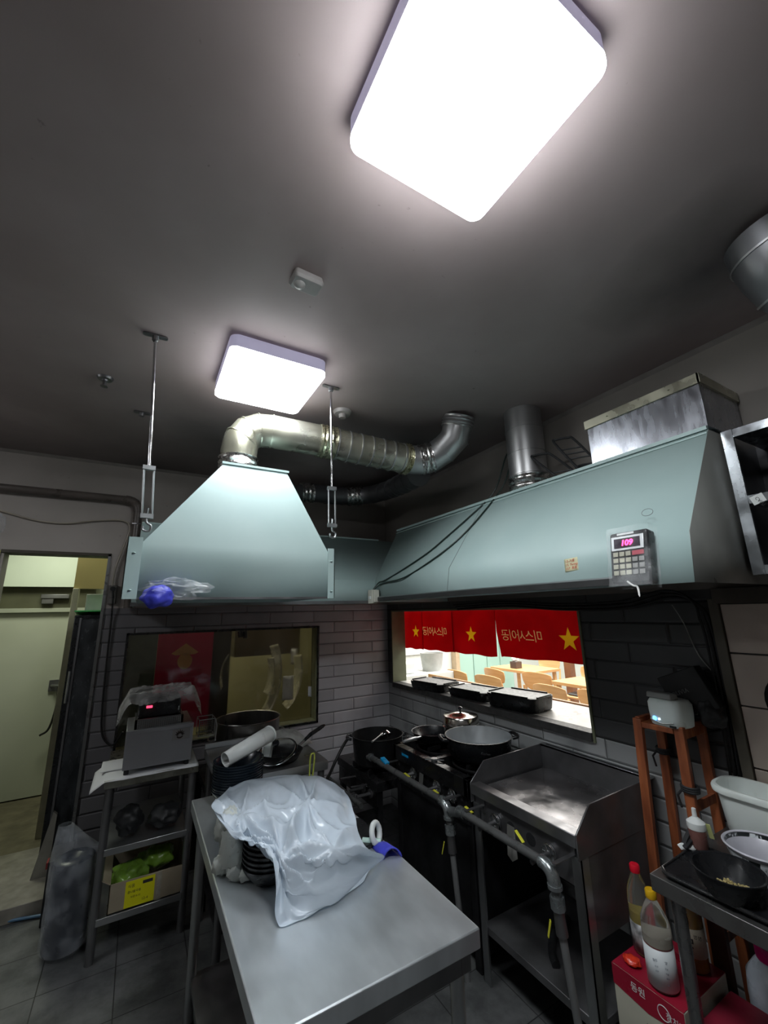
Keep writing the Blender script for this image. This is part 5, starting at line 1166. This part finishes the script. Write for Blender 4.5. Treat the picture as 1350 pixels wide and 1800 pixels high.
# ================================================================ ROOM BEHIND THE SMEARED WINDOW
o = thing('red_wall_poster', 'dark red poster with an orange conical hat, seen through the smeared window', 'poster', (.36, 3.92, 1.1))
MB().box(.15, .57, 3.93, 3.94, .72, 1.52).build('poster_sheet', pm('crimson_poster', (.45, .010, .06), .6, 0, .2, 3), o)
OR = pm('orange_print', (.62, .30, .10), .6)
MB().prism([(.255, 3.928, 1.30), (.36, 3.928, 1.375), (.46, 3.928, 1.30), (.43, 3.928, 1.285), (.285, 3.928, 1.285)], (0, .001, 0)).build('hat_print', OR, o)
MB().prism([(.36+.055*math.cos(a), 3.928, 1.235+.062*math.sin(a)) for a in [i*PI/12 for i in range(24)]], (0, .001, 0)).build('plain_oval_print', OR, o)
o = thing('grey_locker', 'grey cabinet behind the smeared window, left of the red poster', 'cabinet', (-.02, 4.0, 0)); MB().box(-.14, .149, 3.935, 4.3, 0, 1.9).build('locker_body', pm('grey_locker_paint', (.12, .14, .13), .5), o, bevel=.004)
o = thing('dark_partition', 'dark upright panel behind the smeared window beside the poster', 'partition', (.66, 4.0, 0)); MB().box(.572, .72, 3.94, 4.05, 0, 2.0).build('panel_body', pm('dark_panel', (.05, .045, .04), .5), o)
o = thing('steel_sheet_roll', 'curved clear plastic sheet rolled up behind the smeared window', 'plastic roll', (1.0, 3.85, .7))
m = MB()
for (cx, r_, a0, a1) in ((.98, .42, -.95, .6), (1.22, .34, -1.2, .4), (1.02, .26, -.8, .5), (.86, .22, 2.2, 3.6)):
    m.grid(lambda u, v, cx=cx, r_=r_, a0=a0, a1=a1: (cx+r_*(1-.22*v)*.62*math.cos(a0+(a1-a0)*u)-.1, 3.80+.10*v, 1.10+r_*(1-.1*v)*math.sin(a0+(a1-a0)*u)), 24, 4)
m.build('curved_sheet', pm('bright_plastic_sheet', (.75, .72, .55), .25, .3, .2, 5), o, solid=.003)
o = thing('dark_cupboard', 'dark brown cupboard hanging high behind the smeared window', 'cupboard', (1.0, 4.2, 1.3)); MB().box(.78, 1.40, 4.1, 4.4, 1.22, 2.39).build('cupboard_body', pm('dark_brown_cupboard', (.10, .075, .04), .4), o, bevel=.003)
for i, (x, y, z, w_, h_, lb) in enumerate(((1.34, 4.085, 1.12, .06, .14, 'white gloves hanging at the right behind the smeared window'), (1.297, 3.51, .92, .03, .08, 'small white card near the right jamb behind the smeared window'), (1.20, 3.80, .86, .10, .20, 'white paper sheet low down behind the smeared window'))):
    tag(MB().grid(lambda u, v: (x-w_/2+w_*u, y+.01*math.sin(u*7), z+h_*v), 6, 6).build('hanging_paper', PAPER, solid=.003), lb, 'paper')
tag(MB().tube([(.72, 3.60, 1.47), (.73, 3.60, 1.42)], .02, 10).tube([(.76, 3.60, 1.47), (.765, 3.60, 1.41)], .018, 10).build('dark_gloves', BLACKM), 'dark glove tips hanging at the top behind the smeared window', 'gloves')
# ================================================================ RIGHT FOREGROUND
o = thing('side_table', 'dark steel side table at the right edge carrying tray, bowl and bottle', 'table', (1.7, .5, 0))
cx0, cx1, cy0, cy1 = 1.47, 2.0, -.15, .908
MB().box(cx0, cx1, cy0, cy1, .735, .780).build('table_top', pm('grey_steel_edge', (.24, .24, .235), .32, .85, .25, 6), o, bevel=.002)
for x in (cx0+.035, cx1-.035):
    for y in (cy0+.04, cy1-.055): MB().tube([(x, y, 0), (x, y, .735)], .0185, 16).build('leg', pm('grey_tube', (.30, .30, .30), .3, .9), o)
o = thing('serving_tray', 'large black plastic tray on the corner of the side table', 'tray', (1.62, .72, .78))
M = Matrix.Translation((1.615, .725, .7805)) @ Matrix.Rotation(.03, 4, 'Z')
MB(M).rsolid(-.132, .135, -.165, .165, [(0, .012), (.012, .0), (.016, .0)], .03).build('tray_body', BLACKP, o, bevel=.001)
m = MB(M)
m.tube([(x, y, .017) for x, y in ((-.128, -.14), (-.128, .14), (-.105, .161), (.108, .161), (.131, .14), (.131, -.14), (.108, -.161), (-.105, -.161))], .004, 8, closed=True); m.build('raised_rim', BLACKP, o)
o = thing('black_bowl', 'wide glossy black bowl with garlic in it on the tray', 'bowl', (1.575, .70, .797))
c = (1.530, .712, .7975)
MB().lathe([(0, 0), (.055, 0), (.058, .004), (.082, .045), (.086, .062), (.089, .063), (.089, .066), (.082, .064), (.076, .045), (.05, .008), (0, .007)], c, 48).build('bowl_body', BLACKP, o)
random.seed(8); GA = pm('minced_garlic', (.55, .45, .20), .5, 0, .4, 60); m = MB()
for k in range(120):
    a = random.uniform(0, 2*PI); rr = .038*math.sqrt(random.random()); x, y = c[0]+.010+rr*math.cos(a)*.8, c[1]-.004+rr*math.sin(a)*1.1; s_ = random.uniform(.0025, .0055)
    m.M = Matrix.Translation((x, y, c[2]+.012+random.random()*.008)) @ Matrix.Rotation(a, 4, 'Z') @ Matrix.Rotation(a*2, 4, 'X'); m.box(-s_, s_, -s_*.7, s_*.7, -s_*.5, s_*.5)
tag(m.build('chopped_garlic', GA), 'chopped yellow garlic lying in the glossy black bowl', 'garlic', kind='stuff')
o = thing('white_basin', 'white plastic bowl streaked with black sauce at the right edge', 'bowl', (1.73, .72, .78))
c = (1.712, .690, .7805)
m, nt, b = nm('sauce_streaked_plastic'); f = noisen(nt, 26, 4, .7, stretch=(.5, 1.5, .35)); g = noisen(nt, 7, 2)
lk(nt, mixc(nt, ramp(nt, math_(nt, 'MULTIPLY', f, math_(nt, 'ADD', g, .5)), [(.44, (0, 0, 0)), (.50, (1, 1, 1))]), (.72, .76, .79), (.015, .02, .02)), b.inputs['Base Color']); b.inputs['Roughness'].default_value = .3
MB().lathe([(.0, .006), (.052, .007), (.066, .02), (.087, .075), (.090, .094)], c, 48).build('bowl_inside', m, o)
MB().lathe([(.0, 0), (.05, 0), (.062, .006), (.076, .05), (.090, .088), (.096, .092), (.098, .097), (.094, .100), (.090, .096)], c, 48).build('bowl_outside', pm('lilac_white_plastic', (.58, .58, .64), .35), o)
o = thing('squeeze_bottle', 'small clear squeeze bottle of brown sauce with a white nozzle on the tray', 'bottle', (1.675, .885, .78))
c = (1.722, .872, .797)
MB().lathe([(0, 0), (.022, 0), (.025, .004), (.026, .055), (.026, .060)], c, 28).build('sauce_body', pm('brown_sauce_plastic', (.22, .10, .085), .3, 0, .2), o)
MB().lathe([(.027, .058), (.028, .062), (.027, .078), (.012, .090), (.0075, .094), (.0065, .118), (.004, .120), (0, .120)], c, 28).build('nozzle_cap', WHITEP, o)
MB().beam((1.742, .846, .872), (1.748, .842, .83), .014, .003).build('yellow_sticker', pm('pale_yellow_sticker', (.62, .66, .28), .5), o)
m = MB(); m.grid(lambda u, v: (1.65+.07*u, .895+.012*v-.03*u, .80+.03*u*0+.012*v+.004*math.sin(u*8)), 8, 3)
tag(m.build('torn_wrapper', WHITEP, solid=.001), 'torn white wrapper at the back edge of the black tray', 'wrapper')
o = thing('black_tongs', 'black plastic tongs by the back edge of the tray', 'tongs', (1.7, .92, .79)); MB().beam((1.66, .893, .806), (1.74, .889, .83), .02, .008).beam((1.66, .899, .803), (1.73, .894, .85), .014, .006).build('tong_arms', BLACKM, o, bevel=.002)
# big white tub
o = thing('white_tub', 'big greasy white plastic tub beside the steel wall panels', 'tub', (1.90, .60, .78))
M = Matrix.Translation((1.90, .585, 0))
MB(M).rsolid(-.085, .085, -.20, .235, [(.7805, .02), (.79, .01), (.955, 0)], .05).build('tub_outside', WHITET, o) if False else None
m = MB(); secs = [(.781, .028), (.79, .022), (.955, .0)]
def ringpts(ins, z, x0=1.826, x1=1.985, y0=.25, y1=.862, rad=.06, n=6):
    out = []; r = max(rad-ins*.5, .01)
    for cx, cy, a0 in ((x1-ins-r, y1-ins-r, 0), (x0+ins+r, y1-ins-r, PI/2), (x0+ins+r, y0+ins+r, PI), (x1-ins-r, y0+ins+r, 1.5*PI)):
        for k in range(n+1): a = a0+k*PI/2/n; out.append((cx+r*math.cos(a), cy+r*math.sin(a), z))
    return out
def loft(m, rings, cap0=False, cap1=False):
    R = [[m._v(p_) for p_ in rg] for rg in rings]; n = len(R[0])
    for a, b_ in zip(R, R[1:]):
        for k in range(n): m.bm.faces.new([a[k], a[(k+1) % n], b_[(k+1) % n], b_[k]])
    if cap0: m.bm.faces.new(R[0][::-1])
    if cap1: m.bm.faces.new(R[-1])
    return m
loft(MB(), [ringpts(.028, .7815), ringpts(.020, .79), ringpts(.004, .945), ringpts(.004, .952), ringpts(-.008, .953), ringpts(-.010, .966), ringpts(-.006, .974), ringpts(.004, .974), ringpts(.008, .962), ringpts(.024, .795), ringpts(.034, .788)], True, True).build('tub_shell', WHITET, o, smooth=50)
# wooden stand
o = thing('wooden_stand', 'tall red-brown wooden stand against the dark tiles, left of the steel panels', 'stand', (1.93, 1.0, 0))
X0, X1, Y0, Y1, ZT = 1.835, 1.995, .930, 1.085, 1.150
for x, y, dx, dy in ((X0, Y0, -.02, -.0), (X0, Y1, -.02, .03), (X1, Y0, .012, -.0), (X1, Y1, .012, .03)):
    MB().beam((x+dx*1.2, y+dy*1.2, 0), (x, y, ZT-.005), .022, .034, (0, 1, 0)).build('leg', WOODR, o, bevel=.003)
m = MB(); m.box(X0-.012, X0+.010, Y0+.018, Y1-.018, ZT-.035, ZT-.015); m.build('front_rail', WOODR, o, bevel=.002)
m = MB(); m.box(X0, X1, Y0-.012, Y0+.006, ZT-.05, ZT); m.build('side_rail', WOODR, o, bevel=.002)
m = MB(); m.box(X0, X1, Y1-.006, Y1+.012, ZT-.05, ZT); m.build('side_rail', WOODR, o, bevel=.002)
MB().box(X0-.008, X1, Y0+.006, Y1-.006, ZT-.030, ZT-.018).build('seat_board', WOODR, o)
for z_ in (.86, .45): MB().box(X0-.012, X1, Y0-.012, Y0-.002, z_, z_+.03).build('side_rung', WOODR, o)
for x, y, z_, lb in ((X0-.004, Y0-.004, .93, 'black strap tied round the front right leg of the wooden stand'), (X1+.004, Y1+.006, .99, 'black strap tied round a back leg of the wooden stand')):
    m = MB(); 
    for k in range(3): m.tube([(x+.020*math.cos(a), y+.028*math.sin(a), z_+.007*k+.003*math.cos(a)) for a in [i*PI/6 for i in range(12)]], .005, 6, closed=True)
    m.tube([(x-.02, y+.02, z_), (x-.025, y+.035, z_-.02), (x-.02, y+.03, z_-.06)], .004, 6)
    tag(m.build('tied_strap', BLACKM), lb, 'strap')
# white device and black box on the stand
o = thing('white_bluetooth_speaker', 'rounded white electronic device with a blue light on the wooden stand', 'device', (1.88, .985, 1.13)); o.name = 'label_printer'
WD = pm('device_white', (.80, .88, .86), .3, 0, .06, 5)
M = Matrix.Translation((1.875, .975, 1.133)) @ Matrix.Rotation(-.12, 4, 'Z')
m = MB(M); secs = [(.0, .012), (.006, .004), (.05, .0), (.085, .0), (.100, .008), (.104, .02)]
m.rsolid(-.055, .060, -.068, .062, secs, .028, 6); m.build('device_body', WD, o, smooth=60)
MB(M).rsolid(-.05, .0, -.045, .055, [(.1045, 0), (.122, .002), (.125, .006)], .006).build('paper_cover', pm('grey_cover', (.38, .39, .38), .4), o, bevel=.002)
MB(M @ Matrix.Translation((-.0553, .020, .026))).lathe([(0, 0), (.01, 0)], (0, 0, 0)).bm.free()
MB(M).tube([(-.0560, .028, .028), (-.0550, .028, .028)], .0085, 18).build('blue_light', pm('blue_led', (.1, .35, .9), .3, emis=(.15, .45, 1), es=1.3), o)
MB(M).tube([(-.0562, .010, .028), (-.0550, .010, .028)], .004, 12).build('white_light', pm('white_led', (.8, .9, 1), .3, emis=(.8, .9, 1), es=1.2), o)
MB(M).tube(smoothpath([(-.0555, .045, .024), (-.0562, .0, .015), (-.0555, -.045, .024)], 6), .002, 6).build('front_groove', WHITEP, o)
MB(M).box(-.0565, -.050, -.050, -.028, .006, .013).build('front_slot', BLACKM, o)
o = thing('black_carton', 'black carton tilted up behind the white device on the stand', 'box', (1.95, .92, 1.2))
M = Matrix.Translation((1.955, .925, 1.262)) @ Matrix.Rotation(-.42, 4, 'X') @ Matrix.Rotation(.1, 4, 'Z')
MB(M).box(-.032, .032, -.075, .080, -.085, .075).build('carton_body', pm('black_card', (.014, .014, .015), .5), o, bevel=.003)
text('OLIVIA', 'pale_lettering', pm('dim_grey_print', (.20, .20, .20), .5), o, M @ Vector((-.033, .060, -.005)), M.to_3x3() @ Vector((0, -1, 0)), M.to_3x3() @ Vector((0, 0, 1)), .022, .0003)
tag(blb((1.955, .865, 1.19), (.045, .05, .055), .3, 2, 77).build('black_adapter', BLACKM), 'black lumpy power adapter beside the black carton on the stand', 'adapter')
# bottles on a carton under the side table corner
o = thing('sauce_carton', 'dark red and cream printed carton on the floor, bottles standing on it', 'carton', (1.68, 1.0, 0))
bx0, bx1, by0, by1, bz = 1.500, 1.770, .885, 1.105, .430
MB().box(bx0, bx1, by0, by1, .002, bz).build('carton_body', pm('cream_carton', (.50, .49, .40), .5, 0, .1), o, bevel=.003)
RDC = pm('crimson_carton', (.34, .012, .035), .35, 0, .25, 6)
MB().box(bx0+.001, bx1-.001, by0+.001, by1-.001, bz, bz+.0015).build('red_top', RDC, o)
m = MB(); m.prism([(bx0-.001, by0, bz), (bx0-.001, by1, bz), (bx0-.001, by1, bz-.055), (bx0-.001, (by0+by1)/2, bz-.07), (bx0-.001, by0, bz-.055)], (.0008, 0, 0)); m.build('red_front_band', RDC, o)
text('동원', 'white_lettering', WHITEP, o, (bx0-.0016, by1-.06, bz-.035), (0, -1, 0), (0, 0, 1), .026, .0002)
text('참치액', 'white_lettering', WHITEP, o, (bx0-.0016, by0+.055, bz-.045), (0, -1, 0), (0, 0, 1), .020, .0002)
MB().tube([(bx0-.0016, .945+.018*math.cos(k*PI/12), bz-.036+.018*math.sin(k*PI/12)) for k in range(24)], .0012, 5, closed=True).build('round_emblem', WHITEP, o)
text('크', 'black_lettering', MATS['black_ink'], o, (bx0-.0016, by1-.09, bz-.15), (0, -1, 0), (0, 0, 1), .07, .0002)
def bottle(label, c, r, hh, liquid, cap, lab, lz0, lz1, body=None, capname='cap'):
    t = thing('sauce_bottle', label, 'bottle', c)
    prof = [(0, .003), (r*.85, 0), (r, .008), (r, hh*.60), (r*.92, hh*.70), (r*.60, hh*.82), (.014, hh*.90), (.014, hh*.93)]
    MB().lathe(prof, c, 32).build('bottle_glass', body or pm('clear_pet', (.85, .85, .80), .08, 0, 0, trans=.95, ior=1.3), t)
    if liquid:
        lm_, lh = liquid; k = [(0, .005), (r*.83, .004), (r*.955, .010), (r*.955, min(lh, hh*.60))]
        if lh > hh*.6: k += [(r*.88, hh*.68)]
        k += [(0, k[-1][1]+.0005)]
        MB().lathe(k, c, 32).build('liquid', lm_, t)
    MB().lathe([(.016, hh*.91), (.0165, hh*.915), (.0165, hh*.985), (.014, hh), (0, hh)], c, 24).build(capname, cap, t)
    if lab: MB().lathe([(r+.0008, lz0), (r+.0008, lz1)], c, 32).build('paper_label', lab, t, solid=.0006)
    return t
OILc = pm('amber_oil', (.42, .22, .01), .15, 0, .3, 14, col2=(.30, .12, .01)); YOIL = pm('yellow_liquid', (.42, .32, .04), .2, 0, .3, 12)
REDC = pm('red_cap', (.70, .01, .03), .3); YC = pm('yellow_cap', (.72, .42, .01), .35)
wl = pm('white_bottle_label', (.66, .70, .72), .4, 0, .08)
c1 = (1.635, 1.062, .432); t = bottle('clear bottle with a red cap standing at the back left of the carton', c1, .037, .262, (YOIL, .125), REDC, pm('black_white_label', (.5, .5, .5), .4, 0, .9, 30, col2=(.03, .03, .03)), .012, .095)
c2 = (1.548, .962, .432); t = bottle('clear bottle with yellow cap and white label at the front of the carton', c2, .042, .258, (pm('pale_liquid', (.45, .42, .38), .2), .14), YC, wl, .010, .115)
d_ = Vector((-c2[0], -c2[1], 0)).normalized(); n_ = Vector((d_.y*-1, d_.x, 0))
for s_, z_, sz in (('맛있는 양념', .085, .009), ('식품유형 소스', .070, .007), ('원재료명 정제수', .058, .006), ('내용량 900g', .046, .006), ('1588-1234', .030, .007)):
    text(s_, 'label_print', pm('blue_grey_ink', (.15, .2, .25), .5), t, Vector(c2)+d_*.0418-n_*(-.018)+Vector((0, 0, z_)), -n_, (0, 0, 1), sz*.9, .0002)
MB().box(0, 0, 0, 0, 0, 0).bm.free()
m = MB(); m.tube([Vector(c2)+Vector((0, 0, .1155)), Vector(c2)+Vector((0, 0, .118))], .0418, 32); m.tube([Vector(c2)+Vector((0, 0, .0075)), Vector(c2)+Vector((0, 0, .0105))], .0418, 32); m.build('red_stripe', RDC, t)
c3 = (1.712, .945, .432); t = bottle('amber oil bottle with a beige label behind the table leg', c3, .040, .27, (OILc, .19), YC, pm('beige_label', (.50, .44, .35), .5, 0, .25, 20), .045, .125)
d_ = Vector((-c3[0], -c3[1], 0)).normalized(); n_ = Vector((-d_.y, d_.x, 0))
text('맛', 'label_print', MATS['black_ink'], t, Vector(c3)+d_*.0425+n_*.006+Vector((0, 0, .076)), -n_, (0, 0, 1), .030, .0002, bold=.0006)
text('청정', 'label_print', MATS['black_ink'], t, Vector(c3)+d_*.0425+n_*.030+Vector((0, 0, .102)), -n_, (0, 0, 1), .013, .0002)
tag(blb((1.545, 1.060, .443), (.022, .026, .012), .25, 2, 5).build('red_bottle_top', pm('glossy_orange_red', (.80, .05, .02), .25)), 'glossy orange red lid lying on the carton in front of the bottles', 'lid')
o = thing('white_jug', 'white plastic jug with a magenta cap and yellow label at the lower right edge', 'jug', (1.83, .78, .25))
c = (1.838, .775, .252)
MB().lathe([(0, 0), (.068, 0), (.075, .01), (.078, .15), (.074, .20), (.050, .235), (.038, .245), (.036, .262)], c, 40).build('jug_body', pm('bluish_white_plastic', (.56, .62, .70), .3), o)
MB().lathe([(.040, .250), (.041, .256), (.041, .280), (.037, .288), (0, .288)], c, 32).build('magenta_cap', pm('magenta_cap', (.50, .01, .14), .35), o)
m = MB(); aa = [PI+.15+i*.08 for i in range(13)]
for a, b_ in zip(aa, aa[1:]): m.poly([(c[0]+.0788*math.cos(a), c[1]+.0788*math.sin(a), c[2]+.02), (c[0]+.0788*math.cos(b_), c[1]+.0788*math.sin(b_), c[2]+.02), (c[0]+.0788*math.cos(b_), c[1]+.0788*math.sin(b_), c[2]+.11), (c[0]+.0788*math.cos(a), c[1]+.0788*math.sin(a), c[2]+.11)])
bmesh.ops.remove_doubles(m.bm, verts=m.bm.verts[:], dist=1e-5); m.build('yellow_label', pm('orange_yellow_label', (.80, .52, .01), .4, 0, .6, 12, col2=(.75, .16, .02)), o)
o = thing('low_crate', 'brown wooden crate under the side table holding the white jug', 'crate', (1.85, .7, 0)); MB().box(1.762, 1.95, .55, .85, 0, .251).build('crate_body', pm('dark_brown_wood', (.10, .045, .03), .5, 0, .4, 5), o, bevel=.003)
tag(MB().beam((1.795, .90, 0), (1.795, .90, .62), .05, .02).build('wooden_plank', pm('dark_brown_wood', (.1, .045, .03), .5)), 'dark brown wooden slat standing behind the bottles under the table', 'slat')
o = thing('dark_red_carton', 'darker red carton standing behind the side table leg', 'carton', (1.65, .76, 0))
MB().box(1.56, 1.752, .64, .872, .002, .40).build('carton_body', pm('dark_red_carton', (.22, .012, .03), .5), o, bevel=.003)
